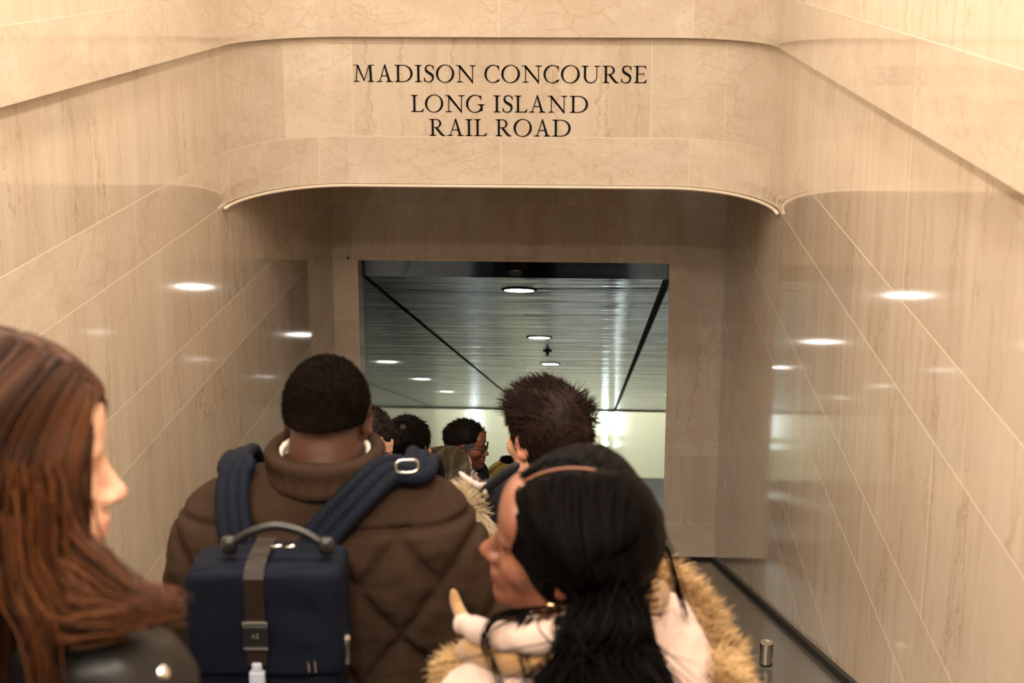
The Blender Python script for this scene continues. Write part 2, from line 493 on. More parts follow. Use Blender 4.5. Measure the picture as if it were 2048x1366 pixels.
# dark joints where the decks meet the stone
for nm, x0, x1 in (('baseboard_left', XL, XL + 0.02), ('baseboard_right', XR - 0.02, XR)):
    mb = MB(); mb.box(x0, x1, Y0, YB, DECK, DECK + 0.03, DS); o = lift(mb.build(nm, M['gap'])); o['kind'] = 'structure'
zb = DECK - DS * YB
mb = MB(); mb.box(XL, OX0, YB - 0.015, YB, zb, zb + 0.028); mb.box(OX1, XR, YB - 0.015, YB, zb, zb + 0.028)
o = lift(mb.build('baseboard_back', M['gap'])); o['kind'] = 'structure'

# anti-slide post on the deck
pr = ray(1531, 1335); py_ = DECK / (pr[2] / pr[1] + DS)
for (x, y) in ((pr[0] / pr[1] * py_, py_),):
    p = tag(empty('deck_post', (x, y, DECK - DS * y)), 'short brushed steel post on the dark escalator deck by the marble wall', 'post')
    mb = MB(); mb.lathe((0, 0, 0.012), [(0.0235, 0), (0.0235, 0.008)]); mb.build('base_ring', M['rubber'], p, smooth=False)
    mb = MB(); mb.lathe((0, 0, 0.020), [(0.0225, 0), (0.0225, 0.074), (0.021, 0.078), (0.018, 0.079), (0.017, 0.075)]); mb.build('post', M['chrome'], p, smooth=False)

# downlights in the tunnel ceiling, all in one row
LBL = ['largest round downlight, first in the row on the tunnel ceiling', 'second round downlight from the opening on the tunnel ceiling',
       'third round downlight from the opening, above the spiky brown hair', 'fourth round downlight down the tunnel ceiling, hidden behind heads', 'fifth round downlight, deepest of the tunnel ceiling row']
sl = math.atan(SLOPE); RX = np.array(Matrix.Rotation(-sl, 3, 'X'))
for k, y in enumerate((10.94, 14.9, 18.7, 22.4, 26.2)):
    d = tag(empty('downlight', (-0.55, y, TC - SLOPE * y)), LBL[k], 'light', 'downlights in the tunnel ceiling')
    mb = MB(); mb.lathe((0, 0, 0), [(0.128, 0.0), (0.128, -0.006), (0.112, -0.010), (0.108, -0.004), (0.107, 0.002)], 40, rot=RX); mb.build('trim_ring', M['gap'] if k == 0 else M['chrome'], d, smooth=False)
    mb = MB(); mb.lathe((0, 0, 0), [(0.106, 0.0), (0.106, -0.006)], 40, rot=RX); mb.build('lamp_disc', M['lamp'], d)
sd = at(1030, 548, YT0 - 0.05)
d = tag(empty('smoke_detector', (sd[0], YT0 - 0.03, sd[2])), 'small dark round detector on the steel edge above the tunnel opening', 'detector')
RXf = np.array(Matrix.Rotation(math.pi / 2, 3, 'X'))
mb = MB(); mb.lathe((0, 0, 0), [(0.048, 0.0), (0.046, 0.012), (0.036, 0.018)], 28, rot=RXf @ np.diag([1, 0.42, 1.0])); mb.build('housing', M['rubber'], d)
y = 16.6
d = tag(empty('sprinkler', (-0.52, y, TC - SLOPE * y)), 'small dark sprinkler head between second and third tunnel downlights', 'sprinkler')
mb = MB(); mb.lathe((0, 0, 0), [(0.05, 0.002), (0.05, -0.012), (0.02, -0.016), (0.012, -0.05), (0.03, -0.052), (0.03, -0.056)], 20, rot=RX); mb.build('head', M['rubber'], d)

# lights on the far hall wall
for px, w, zt, zb_, lab in ((1218, 0.17, -9.9, -14.07, 'tall glowing white light column on the pale far wall beside the tunnel end'),):
    x = (px - 1195) / F * 42.95
    s = tag(empty('wall_light', (x, 42.92, ZH)), lab, 'light')
    mb = MB(); mb.box(-w / 2, w / 2, -0.06, 0.04, zb_ - ZH + 0.2, zt - ZH); mb.build('glass', M['strip'], s)
    mb = MB(); mb.box(-w / 2 - 0.02, w / 2 + 0.02, -0.07, 0.05, 0.0, zb_ - ZH + 0.2); mb.build('base', M['hallwall'], s)
    mb = MB(); mb.lathe((0.03, -0.16, zb_ - ZH - 0.02), [(0.002, -0.10), (0.07, -0.07), (0.10, 0), (0.07, 0.07), (0.002, 0.10)], 20); mb.build('globe', M['strip'], s, smooth=True)

# small dark chip on the frame
c = at(697, 515, YB)
mb = MB(); mb.box(c[0] - 0.002, c[0] + 0.004, YB - 0.006, YB + 0.001, c[2] - 0.012, c[2] + 0.016); mb.box(c[0] - 0.012, c[0] + 0.0, YB - 0.006, YB + 0.001, c[2] - 0.012, c[2] - 0.004)
tag(lift(mb.build('metal_clip', M['gap'])), 'tiny dark L-shaped clip at a joint of the marble door frame', 'clip')

# ------------------------------------------------------------------ lettering on the sign wall
class Glyph:
    def __init__(s): s.quads = []
    def q(s, *p): s.quads.append([np.array(a, float) for a in p])
    def stroke(s, pts, ws):
        """smooth stroke through pts with widths ws"""
        P = np.array(pts, float)
        T = np.gradient(P, axis=0); T /= np.linalg.norm(T, axis=1)[:, None]
        N = np.stack([-T[:, 1], T[:, 0]], 1) * (np.array(ws)[:, None] / 2)
        A, B = P + N, P - N
        for i in range(len(P) - 1): s.q(A[i], A[i + 1], B[i + 1], B[i])
    def serif(s, x0, x1, y, d, sx0, sx1, t=0.036, br=0.075):
        """slab serif from x0..x1 at height y growing in direction d, bracketed onto the stem sx0..sx1"""
        s.q((x0, y), (x1, y), (x1, y + d * t), (x0, y + d * t))
        s.q((x0 + 0.2 * (sx0 - x0), y + d * t), (x1 - 0.2 * (x1 - sx1), y + d * t), (sx1, y + d * br), (sx0, y + d * br))
    def ring(s, c, ro, ri, a0, a1, tilt=0.0, n=44):
        A = np.radians(np.linspace(a0, a1, n))
        o = np.stack([c[0] + ro[0] * np.cos(A), c[1] + ro[1] * np.sin(A)], 1)
        i_ = np.stack([c[0] + ri[0] * np.cos(A) + tilt * np.sin(A), c[1] + ri[1] * np.sin(A)], 1)
        for k in range(n - 1): s.q(o[k], o[k + 1], i_[k + 1], i_[k])

def spline(pts, n=10):
    P = np.array(pts, float); P = np.vstack([2 * P[0] - P[1], P, 2 * P[-1] - P[-2]])
    out = []
    for i in range(1, len(P) - 2):
        for k in range(n):
            t = k / n
            out.append(0.5 * ((2 * P[i]) + (-P[i - 1] + P[i + 1]) * t + (2 * P[i - 1] - 5 * P[i] + 4 * P[i + 1] - P[i + 2]) * t * t + (-P[i - 1] + 3 * P[i] - 3 * P[i + 1] + P[i + 2]) * t ** 3))
    out.append(P[-2]); return np.array(out)

def glyph(ch):
    g = Glyph(); T, H = 0.13, 0.06
    def stem(x, w, top=True, bot=True, half=0.14):
        g.q((x - w / 2, 0), (x + w / 2, 0), (x + w / 2, 1), (x - w / 2, 1))
        if bot: g.serif(x - w / 2 - half, x + w / 2 + half, 0, 1, x - w / 2, x + w / 2)
        if top: g.serif(x - w / 2 - half, x + w / 2 + half, 1, -1, x - w / 2, x + w / 2)
    if ch == 'I': stem(0.2, T); W_ = 0.4
    elif ch == 'L':
        stem(0.2, T, bot=False); g.serif(0.0, 0.3, 0, 1, 0.135, 0.265)
        g.q((0.2, 0), (0.72, 0), (0.70, 0.05), (0.2, 0.05)); g.q((0.66, 0.0), (0.72, 0.0), (0.765, 0.22), (0.735, 0.20)); g.q((0.52, 0.04), (0.68, 0.04), (0.735, 0.2), (0.62, 0.075)); W_ = 0.765
    elif ch == 'E':
        stem(0.2, T, top=False, bot=False); g.serif(0.0, 0.3, 0, 1, 0.135, 0.265); g.serif(0.0, 0.3, 1, -1, 0.135, 0.265)
        g.q((0.2, 0), (0.72, 0), (0.70, 0.05), (0.2, 0.05)); g.q((0.66, 0), (0.72, 0), (0.79, 0.23), (0.76, 0.21)); g.q((0.52, 0.04), (0.68, 0.04), (0.76, 0.2), (0.62, 0.075))
        g.q((0.2, 0.955), (0.70, 0.955), (0.71, 1.0), (0.2, 1.0)); g.q((0.66, 1.0), (0.71, 1.0), (0.735, 0.80), (0.71, 0.81)); g.q((0.55, 0.96), (0.68, 0.96), (0.715, 0.82), (0.63, 0.935))
        g.q((0.2, 0.505), (0.60, 0.505), (0.60, 0.55), (0.2, 0.55)); g.q((0.58, 0.40), (0.61, 0.38), (0.61, 0.67), (0.58, 0.65)); W_ = 0.79
    elif ch == 'O': g.ring((0.54, 0.5), (0.54, 0.535), (0.405, 0.49), 0, 360, 0.03); W_ = 1.08
    elif ch in 'CG':
        g.ring((0.54, 0.5), (0.54, 0.535), (0.405, 0.485), 48, 318 if ch == 'C' else 332, 0.03)
        g.q((0.80, 0.985), (0.89, 0.92), (0.915, 0.70), (0.885, 0.70)); g.q((0.80, 0.985), (0.905, 0.97), (0.915, 0.70), (0.86, 0.86))
        if ch == 'C':
            g.q((0.845, 0.045), (0.90, 0.06), (0.945, 0.21), (0.92, 0.22)); g.q((0.80, 0.06), (0.87, 0.03), (0.94, 0.2), (0.86, 0.13)); W_ = 0.945
        else:
            g.q((0.86, 0.06), (0.985, 0.09), (0.985, 0.44), (0.86, 0.44)); g.serif(0.68, 1.12, 0.47, -1, 0.86, 0.985, 0.036, 0.09); W_ = 1.12
    elif ch == 'D':
        stem(0.21, T, top=False, bot=False); g.serif(0.0, 0.36, 0, 1, 0.145, 0.275); g.serif(0.0, 0.36, 1, -1, 0.145, 0.275)
        g.q((0.21, 0), (0.50, 0), (0.50, 0.05), (0.21, 0.05)); g.q((0.21, 0.955), (0.50, 0.955), (0.50, 1.0), (0.21, 1.0))
        g.ring((0.50, 0.5), (0.58, 0.5), (0.445, 0.452), -90, 90); W_ = 1.08
    elif ch == 'R':
        stem(0.21, T, top=False); g.serif(0.0, 0.3, 1, -1, 0.145, 0.275)
        g.q((0.21, 0.955), (0.42, 0.955), (0.42, 1.0), (0.21, 1.0)); g.q((0.21, 0.475), (0.42, 0.475), (0.42, 0.52), (0.21, 0.52))
        g.ring((0.42, 0.7375), (0.31, 0.2625), (0.19, 0.218), -90, 90)
        P = spline([(0.42, 0.5), (0.62, 0.24), (0.80, 0.05), (0.98, 0.012)]); g.stroke(P, np.interp(np.linspace(0, 1, len(P)), [0, 0.6, 1], [0.135, 0.135, 0.03])); W_ = 0.99
    elif ch == 'A':
        g.q((0.16, 0), (0.215, 0), (0.505, 0.93), (0.48, 1.03)); g.q((0.70, 0), (0.845, 0), (0.52, 1.06), (0.455, 0.96))
        g.q((0.27, 0.335), (0.68, 0.335), (0.67, 0.385), (0.28, 0.385)); g.serif(0.0, 0.345, 0, 1, 0.165, 0.225); g.serif(0.57, 0.98, 0, 1, 0.70, 0.83); W_ = 0.98
    elif ch == 'N':
        g.q((0.20, 0), (0.255, 0), (0.255, 0.96), (0.20, 0.96)); g.q((0.96, -0.06), (1.015, -0.06), (1.015, 1), (0.96, 1))
        g.q((0.10, 1.0), (0.255, 1.0), (1.015, -0.06), (0.985, -0.06)); g.q((0.10, 1.0), (0.26, 1.0), (1.0, 0.08), (0.985, -0.06))
        g.q((0.0, 0.965), (0.2, 0.965), (0.2, 1.0), (0.0, 1.0)); g.serif(0.04, 0.42, 0, 1, 0.20, 0.255); g.serif(0.80, 1.18, 1, -1, 0.96, 1.015); W_ = 1.18
    elif ch == 'M':
        g.q((0.125, 0), (0.19, 0), (0.265, 1.0), (0.215, 1.0)); g.q((0.17, 1.0), (0.30, 1.0), (0.685, 0.06), (0.615, 0.06))
        g.q((0.60, 0.06), (0.655, 0.06), (0.985, 1.0), (0.93, 1.0)); g.q((0.985, 0), (1.12, 0), (1.07, 1.0), (0.935, 1.0))
        g.serif(0.0, 0.38, 0, 1, 0.13, 0.195); g.serif(0.84, 1.25, 0, 1, 0.985, 1.115); g.q((0.0, 0.965), (0.28, 0.965), (0.28, 1.0), (0.0, 1.0)); g.q((0.95, 0.965), (1.24, 0.965), (1.24, 1.0), (0.95, 1.0)); W_ = 1.25
    elif ch == 'U':
        g.q((0.145, 0.36), (0.275, 0.36), (0.275, 1), (0.145, 1)); g.q((0.875, 0.36), (0.93, 0.36), (0.93, 1), (0.875, 1))
        g.ring((0.5375, 0.36), (0.3925, 0.385), (0.2625, 0.325), 180, 270, 0); g.ring((0.5375, 0.36), (0.3925, 0.385), (0.3375, 0.325), 270, 360, 0)
        g.serif(0.0, 0.42, 1, -1, 0.145, 0.275); g.serif(0.74, 1.10, 1, -1, 0.875, 0.93); W_ = 1.1
    elif ch == 'S':
        P = spline([(0.56, 0.86), (0.47, 0.965), (0.32, 0.99), (0.17, 0.93), (0.115, 0.79), (0.17, 0.64), (0.33, 0.53), (0.49, 0.42), (0.545, 0.25), (0.47, 0.08), (0.30, 0.01), (0.12, 0.05), (0.045, 0.17)])
        g.stroke(P, np.interp(np.linspace(0, 1, len(P)), [0, 0.15, 0.3, 0.42, 0.55, 0.68, 0.85, 1], [0.06, 0.05, 0.095, 0.15, 0.16, 0.11, 0.05, 0.06]))
        g.q((0.53, 0.84), (0.57, 0.97), (0.60, 0.97), (0.60, 0.72)); g.q((0.53, 0.88), (0.57, 0.9), (0.60, 0.72), (0.575, 0.72))
        g.q((0.01, 0.06), (0.06, 0.03), (0.05, 0.29), (0.02, 0.29)); g.q((0.04, 0.10), (0.10, 0.10), (0.05, 0.29), (0.02, 0.29)); W_ = 0.63
    elif ch == 'Z':
        g.q((0.08, 0.92), (0.66, 0.92), (0.66, 1.0), (0.08, 1.0)); g.q((0.05, 0), (0.7, 0), (0.7, 0.08), (0.05, 0.08)); g.q((0.05, 0.05), (0.2, 0.05), (0.66, 0.95), (0.51, 0.95)); W_ = 0.72
    return g, W_

def letters_mesh(name, items, y, depth, mat, parent):
    """items: (char, x0, x1, z_base, cap height) on the plane Y = y facing the camera"""
    V, Q = [], []
    for ch, x0, x1, zb_, cap in items:
        g, w = glyph(ch)
        for q in g.quads:
            a = sum(q[i][0] * q[(i + 1) % 4][1] - q[(i + 1) % 4][0] * q[i][1] for i in range(4))
            if a < 0: q = q[::-1]
            b = len(V)
            for d in (y - depth, y): V += [(x0 + p[0] / w * (x1 - x0), d, zb_ + p[1] * cap) for p in q]
            Q += [(b, b + 1, b + 2, b + 3)] + [(b + i, b + 4 + i, b + 4 + (i + 1) % 4, b + (i + 1) % 4) for i in range(4)]
    return mesh_np(name, V, np.array(Q), mat, parent)

LINES = [('MADISONCONCOURSE', [(110, 378), (405, 615), (637, 868), (897, 985), (1010, 1145), (1165, 1400), (1420, 1675), (1785, 1980), (2000, 2240), (2260, 2520), (2540, 2742), (2762, 3005), (3025, 3265), (3292, 3508), (3530, 3670), (3695, 3865)], 164.8, 130.6),
         ('LONGISLAND', [(848, 1012), (1025, 1260), (1282, 1533), (1550, 1790), (1900, 1990), (2015, 2152), (2172, 2335), (2350, 2570), (2592, 2845), (2875, 3110)], 224.5, 190.8),
         ('RAILROAD', [(1080, 1290), (1305, 1525), (1543, 1632), (1655, 1818), (1925, 2135), (2157, 2392), (2415, 2635), (2652, 2888)], 272.2, 238.6)]
sign = tag(empty('wall_sign', (0, YF, 0)), 'black serif lettering on the beige marble wall above the opening', 'sign')
for txt, ext, yb, yt in LINES:
    zb_ = at(1000, yb, YF)[2]; zt = at(1000, yt, YF)[2]
    for ch, (a, c) in zip(txt, ext):
        letters_mesh('letter', [(ch, at(690 + a / 6.4, yb, YF)[0], at(690 + c / 6.4, yb, YF)[0], zb_, zt - zb_)], -0.0005, 0.0025, M['letter'], sign)

# ------------------------------------------------------------------ sculpting toolkit: signed distance fields meshed to one surface
def Rx(a): c, s = math.cos(a), math.sin(a); return np.array([[1, 0, 0], [0, c, -s], [0, s, c]])
def Ry(a): c, s = math.cos(a), math.sin(a); return np.array([[c, 0, s], [0, 1, 0], [-s, 0, c]])
def Rz(a): c, s = math.cos(a), math.sin(a); return np.array([[c, -s, 0], [s, c, 0], [0, 0, 1]])
def rad(*a): return [math.radians(x) for x in a] if len(a) > 1 else math.radians(a[0])

class Field:
    def __init__(s): s.p = []
    def cone(s, a, b, ra, rb=None, k=0.02, sq=None, op='+'):
        """tapered limb from a to b; sq = (sx, sy, sz) divides space so the section can be flattened"""
        s.p.append(('c', np.asarray(a, float), np.asarray(b, float), ra, ra if rb is None else rb, k, op, sq)); return s
    def ell(s, c, r, R=None, k=0.02, op='+'):
        s.p.append(('e', np.asarray(c, float), np.asarray(r, float), R, None, k, op, None)); return s
    def cut(s, c, nrm, k=0.005):
        """keep the side of the plane the normal points away from"""
        n = np.asarray(nrm, float); s.p.append(('h', np.asarray(c, float), n / np.linalg.norm(n), None, None, k, 'x', None)); return s
    def moved(s, R, t, sc=1.0):
        """the same field rotated and moved"""
        f = Field()
        for q in s.p:
            typ, a, b, c, d, k, op, sq = q
            if typ == 'c': f.p.append((typ, R @ (a * sc) + t, R @ (b * sc) + t, c * sc, d * sc, k * sc, op, sq))
            elif typ == 'e': f.p.append((typ, R @ (a * sc) + t, b * sc, R if c is None else R @ c, d, k * sc, op, sq))
            else: f.p.append((typ, R @ (a * sc) + t, R @ b, c, d, k * sc, op, sq))
        return f
    def __add__(s, o):
        f = Field(); f.p = s.p + o.p; return f
    @staticmethod
    def prim(q, P):
        typ, a, b, c, d, k, op, sq = q
        if typ == 'c':
            if sq is not None:
                w = np.asarray(sq, float); P = (P - a) / w; ba = (b - a) / w
            else: P = P - a; ba = b - a
            t = np.clip((P @ ba) / max(ba @ ba, 1e-12), 0, 1)
            dist = np.linalg.norm(P - t[..., None] * ba, axis=-1) - (c + (d - c) * t)
            return dist * (min(sq) if sq is not None else 1.0)
        if typ == 'e':
            q_ = P - a
            if c is not None: q_ = q_ @ c
            k0 = np.linalg.norm(q_ / b, axis=-1); k1 = np.linalg.norm(q_ / (b * b), axis=-1)
            return k0 * (k0 - 1.0) / np.maximum(k1, 1e-9)
        return (P - a) @ b
    @staticmethod
    def mixin(D, d, k, op):
        if op == '+':
            h = np.maximum(k - np.abs(D - d), 0) / max(k, 1e-9); return np.minimum(D, d) - h * h * k * 0.25
        if op == '-': d = -d
        h = np.maximum(k - np.abs(D - d), 0) / max(k, 1e-9); return np.maximum(D, d) + h * h * k * 0.25
    def __call__(s, P):
        D = np.full(P.shape[:-1], 9.0)
        for q in s.p: D = s.mixin(D, s.prim(q, P), q[5], q[6])
        return D
    def bounds(s):
        lo, hi = np.full(3, 1e9), np.full(3, -1e9)
        for typ, a, b, c, d, k, op, sq in s.p:
            if op != '+': continue
            if typ == 'c':
                m = max(c, d) * (max(sq) if sq is not None else 1)
                lo = np.minimum(lo, np.minimum(a, b) - m); hi = np.maximum(hi, np.maximum(a, b) + m)
            else: m = b.max(); lo = np.minimum(lo, a - m); hi = np.maximum(hi, a + m)
        return lo, hi
    def grid(s, h, disp=None, clip=None):
        lo, hi = s.bounds(); pad = 4 * h + 0.015
        lo, hi = lo - pad, hi + pad
        if clip: lo = np.maximum(lo, clip[0]); hi = np.minimum(hi, clip[1])
        n = np.ceil((hi - lo) / h).astype(int) + 1
        ax = [lo[i] + h * np.arange(n[i]) for i in range(3)]
        D = np.full(n, 0.25, np.float32)
        for q in s.p:
            typ, a, b, c, d, k, op, sq = q
            if typ == 'h' or op == 'x': sl = [slice(0, n[i]) for i in range(3)]
            else:
                if typ == 'c': m = max(c, d) * (max(sq) if sq is not None else 1); l_, h_ = np.minimum(a, b) - m, np.maximum(a, b) + m
                else: l_, h_ = a - b.max(), a + b.max()
                e = k + 6 * h
                i0 = np.clip(np.floor((l_ - e - lo) / h).astype(int), 0, n); i1 = np.clip(np.ceil((h_ + e - lo) / h).astype(int) + 1, 0, n)
                if (i1 <= i0).any(): continue
                sl = [slice(i0[i], i1[i]) for i in range(3)]
            P = np.stack(np.meshgrid(*[ax[i][sl[i]] for i in range(3)], indexing='ij'), -1)
            D[tuple(sl)] = s.mixin(D[tuple(sl)], s.prim(q, P), k, op)
        if disp is not None:
            near = np.abs(D) < 0.06
            idx = np.argwhere(near)
            P = lo + idx * h
            D[near] += disp(P)
        return D, lo
    def mesh(s, name, h, mat, parent, disp=None, clip=None, relax=1):
        D, lo = s.grid(h, disp, clip)
        g = vdb.FloatGrid(0.25); g.copyFromArray(np.ascontiguousarray(D))
        pts, quads = g.convertToQuads(isovalue=0.0)
        V = pts * h + lo
        quads = np.asarray(quads)[:, ::-1]
        V = laplace(V, quads, relax)
        o = mesh_np(name, V, quads, mat, parent, smooth=True)
        return o, V

def laplace(V, Q, it):
    V = np.array(V, float)
    E = np.concatenate([Q[:, [0, 1]], Q[:, [1, 2]], Q[:, [2, 3]], Q[:, [3, 0]]])
    E = np.concatenate([E, E[:, ::-1]])
    cnt = np.bincount(E[:, 0], minlength=len(V)).astype(float)[:, None]
    for _ in range(it):
        for lam in (0.5, -0.52):
            S = np.stack([np.bincount(E[:, 0], V[E[:, 1], i], minlength=len(V)) for i in range(3)], 1)
            V = V + lam * (S / np.maximum(cnt, 1) - V)
    return V

# smooth value noise for folds, strands and cloth
class VNoise:
    def __init__(s, seed): s.t = np.random.default_rng(seed).random((32, 32, 32)).astype(np.float32)
    def __call__(s, P):
        i = np.floor(P).astype(int); f = P - i; f = f * f * (3 - 2 * f)
        r = 0
        for dx in (0, 1):
            for dy in (0, 1):
                for dz in (0, 1):
                    w = (f[..., 0] if dx else 1 - f[..., 0]) * (f[..., 1] if dy else 1 - f[..., 1]) * (f[..., 2] if dz else 1 - f[..., 2])
                    r = r + w * s.t[(i[..., 0] + dx) % 32, (i[..., 1] + dy) % 32, (i[..., 2] + dz) % 32]
        return r * 2 - 1
VN = VNoise(3)
def fbm(P, sc, seed=0, oct=3):
    P = np.asarray(P, float) * sc + seed * 7.31; a, r = 1.0, 0
    for _ in range(oct): r = r + a * VN(P); P = P * 2.03 + 5.1; a *= 0.5
    return r

# ------------------------------------------------------------------ hair and fur strands as thin tapered tubes
def strand_mesh(name, paths, r0, r1, mat, parent, shade=None, sides=3):
    """paths (N, n, 3); r0 root radius, r1 tip radius; shade (N,) stored per point for the material"""
    N, n, _ = paths.shape
    T = np.gradient(paths, axis=1); T /= np.linalg.norm(T, axis=2, keepdims=True) + 1e-9
    ref = np.where(np.abs(T[..., 2:3]) > 0.9, np.array([1.0, 0, 0]), np.array([0, 0, 1.0]))
    A = np.cross(T, ref); A /= np.linalg.norm(A, axis=2, keepdims=True) + 1e-9
    B = np.cross(T, A)
    t = np.linspace(0, 1, n)[None, :, None]
    rr = (r0 if np.ndim(r0) == 0 else np.asarray(r0)[:, None, None]) * (1 - t ** 2) + r1 * t ** 2
    V = np.stack([paths + rr * (A * math.cos(2 * math.pi * k / sides) + B * math.sin(2 * math.pi * k / sides)) for k in range(sides)], 2)
    idx = np.arange(N * n * sides).reshape(N, n, sides)
    F_ = []
    for k in range(sides):
        k2 = (k + 1) % sides
        F_.append(np.stack([idx[:, :-1, k], idx[:, :-1, k2], idx[:, 1:, k2], idx[:, 1:, k]], -1).reshape(-1, 4))
    return V.reshape(-1, 3), np.concatenate(F_), np.repeat(np.ones(N) if shade is None else shade, n * sides)

def join_mesh(name, parts, mat, parent):
    """parts: list of (V, Q, shade)"""
    Vs, Qs, S, n = [], [], [], 0
    for V, Q, s in parts:
        Vs.append(V); Qs.append(np.asarray(Q) + n); S.append(np.broadcast_to(s, (len(V),))); n += len(V)
    o = mesh_np(name, np.concatenate(Vs), np.concatenate(Qs), mat, parent, smooth=True)
    S = np.concatenate(S)
    colattr(o, 'shade', np.stack([S, S, S], 1))
    return o

def field_part(f, h, disp=None, relax=1, shade=0.5, clip=None):
    D, lo = f.grid(h, disp, clip)
    g = vdb.FloatGrid(0.25); g.copyFromArray(np.ascontiguousarray(D))
    pts, quads = g.convertToQuads(isovalue=0.0)
    V = pts * h + lo; Q = np.asarray(quads)[:, ::-1]
    V = laplace(V, Q, relax)
    return V, Q, (shade(V) if callable(shade) else shade)

def grad(f, P, e=0.004):
    g = np.stack([f(P + np.eye(3)[i] * e) - f(P - np.eye(3)[i] * e) for i in range(3)], -1)
    return g / (np.linalg.norm(g, axis=-1, keepdims=True) + 1e-9)

def grow(roots, dirs, n, step, flow, keep_out=None, off=0.002, wob=0.0, seed=0):
    """walk strands: flow(P, D, i) gives the new heading; keep_out field pushes them out of the body"""
    P, D = roots.copy(), dirs.copy(); out = [P.copy()]
    st = np.broadcast_to(np.asarray(step, float).reshape(-1, 1), (len(P), 1)) if np.ndim(step) else step
    for i in range(n):
        D = flow(P, D, i)
        if wob: D = D + wob * np.stack([fbm(P, 18, seed + j, 2) for j in (0, 3, 6)], -1)
        D /= np.linalg.norm(D, axis=1, keepdims=True) + 1e-9
        P = P + D * st
        if keep_out is not None:
            d = keep_out(P); bad = d < off
            if bad.any():
                P[bad] += grad(keep_out, P[bad]) * (off - d[bad])[:, None]
        out.append(P.copy())
    return np.stack(out, 1)

# ------------------------------------------------------------------ materials for people
def skin_mat(name, base, rough=0.48):
    t = NT(name)
    at_ = t.n('ShaderNodeAttribute', attribute_name='tint').outputs['Color']
    nz = t.noise(t.coords(), 55, 5, 0.6)
    c = t.mix(1.0, t.mix(nz, tuple(x * 0.88 for x in base), tuple(min(1, x * 1.08) for x in base)), at_, 'MULTIPLY')
    return t.bsdf(Base_Color=c, Roughness=rough, Subsurface_Weight=0.08, Subsurface_Radius=(0.02, 0.008, 0.004), Subsurface_Scale=0.4, Normal=t.bump(nz, 0.15, 0.002))

def hair_mat(name, dark, light, rough=0.38, spec=0.5):
    t = NT(name)
    at_ = t.n('ShaderNodeAttribute', attribute_name='shade').outputs['Color']
    s = t.n('ShaderNodeSeparateColor', {0: at_}).outputs[0]
    nz = t.noise(t.coords(), 60, 3, 0.6)
    f = t.math('MULTIPLY_ADD', nz, 0.3, t.math('ADD', s, -0.15), clamp=True)
    return t.bsdf(Base_Color=t.mix(f, dark, light), Roughness=rough, Specular_IOR_Level=spec)

def cloth_mat(name, c, rough=0.85, nscale=240, var=0.18, bump=0.25, sheen=0.0, spec=0.25, metal=0.0):
    t = NT(name)
    nz = t.noise(t.coords(), nscale, 3, 0.6)
    big = t.noise(t.coords(), 9, 4, 0.6)
    col = t.mix(big, tuple(x * (1 - var) for x in c), tuple(min(1, x * (1 + var)) for x in c))
    return t.bsdf(Base_Color=col, Roughness=rough, Specular_IOR_Level=spec, Metallic=metal, Sheen_Weight=sheen, Normal=t.bump(nz, bump, 0.0015))

M['skin_brown'] = skin_mat('deep_brown_skin', (0.060, 0.021, 0.011))
M['skin_tan'] = skin_mat('tan_skin', (0.20, 0.074, 0.040))
M['skin_pale'] = skin_mat('pale_skin', (0.62, 0.36, 0.25))
M['skin_mid'] = skin_mat('light_skin', (0.55, 0.295, 0.195))
M['hair_black'] = hair_mat('black_hair', (0.0016, 0.0012, 0.0012), (0.0055, 0.004, 0.0035), 0.5, 0.03)
M['hair_buzz'] = hair_mat('cropped_black_hair', (0.003, 0.002, 0.0016), (0.009, 0.006, 0.0045), 0.9, 0.02)
M['hair_dark'] = hair_mat('dark_brown_hair', (0.003, 0.002, 0.0016), (0.016, 0.009, 0.006), 0.5, 0.08)
M['hair_chestnut'] = hair_mat('chestnut_hair', (0.007, 0.0025, 0.0013), (0.105, 0.036, 0.012), 0.45, 0.10)
M['hair_brown'] = hair_mat('warm_brown_hair', (0.005, 0.0025, 0.0018), (0.026, 0.012, 0.0075), 0.5, 0.08)
M['hair_olive'] = hair_mat('shiny_brown_hair', (0.014, 0.010, 0.005), (0.075, 0.055, 0.026), 0.3, 0.6)
M['hair_blond'] = hair_mat('blond_hair', (0.20, 0.14, 0.035), (0.62, 0.50, 0.16), 0.4, 0.5)
M['hair_grey'] = hair_mat('greying_hair', (0.03, 0.028, 0.027), (0.16, 0.15, 0.145), 0.5, 0.4)
M['sclera'] = plain('eye_white', (0.75, 0.72, 0.68), 0.2)
M['iris'] = plain('dark_iris', (0.03, 0.014, 0.008), 0.15)
M['lash'] = plain('dark_brow_hair', (0.008, 0.006, 0.005), 0.6)
M['teeth'] = plain('teeth', (0.75, 0.70, 0.62), 0.3)
M['pants'] = cloth_mat('dark_trouser_cloth', (0.012, 0.013, 0.02))
M['jeans'] = cloth_mat('blue_denim', (0.03, 0.05, 0.14))
M['shoe'] = plain('black_shoe_leather', (0.01, 0.009, 0.009), 0.4)
M['gold'] = plain('gold', (0.95, 0.68, 0.35), 0.2, 1.0)

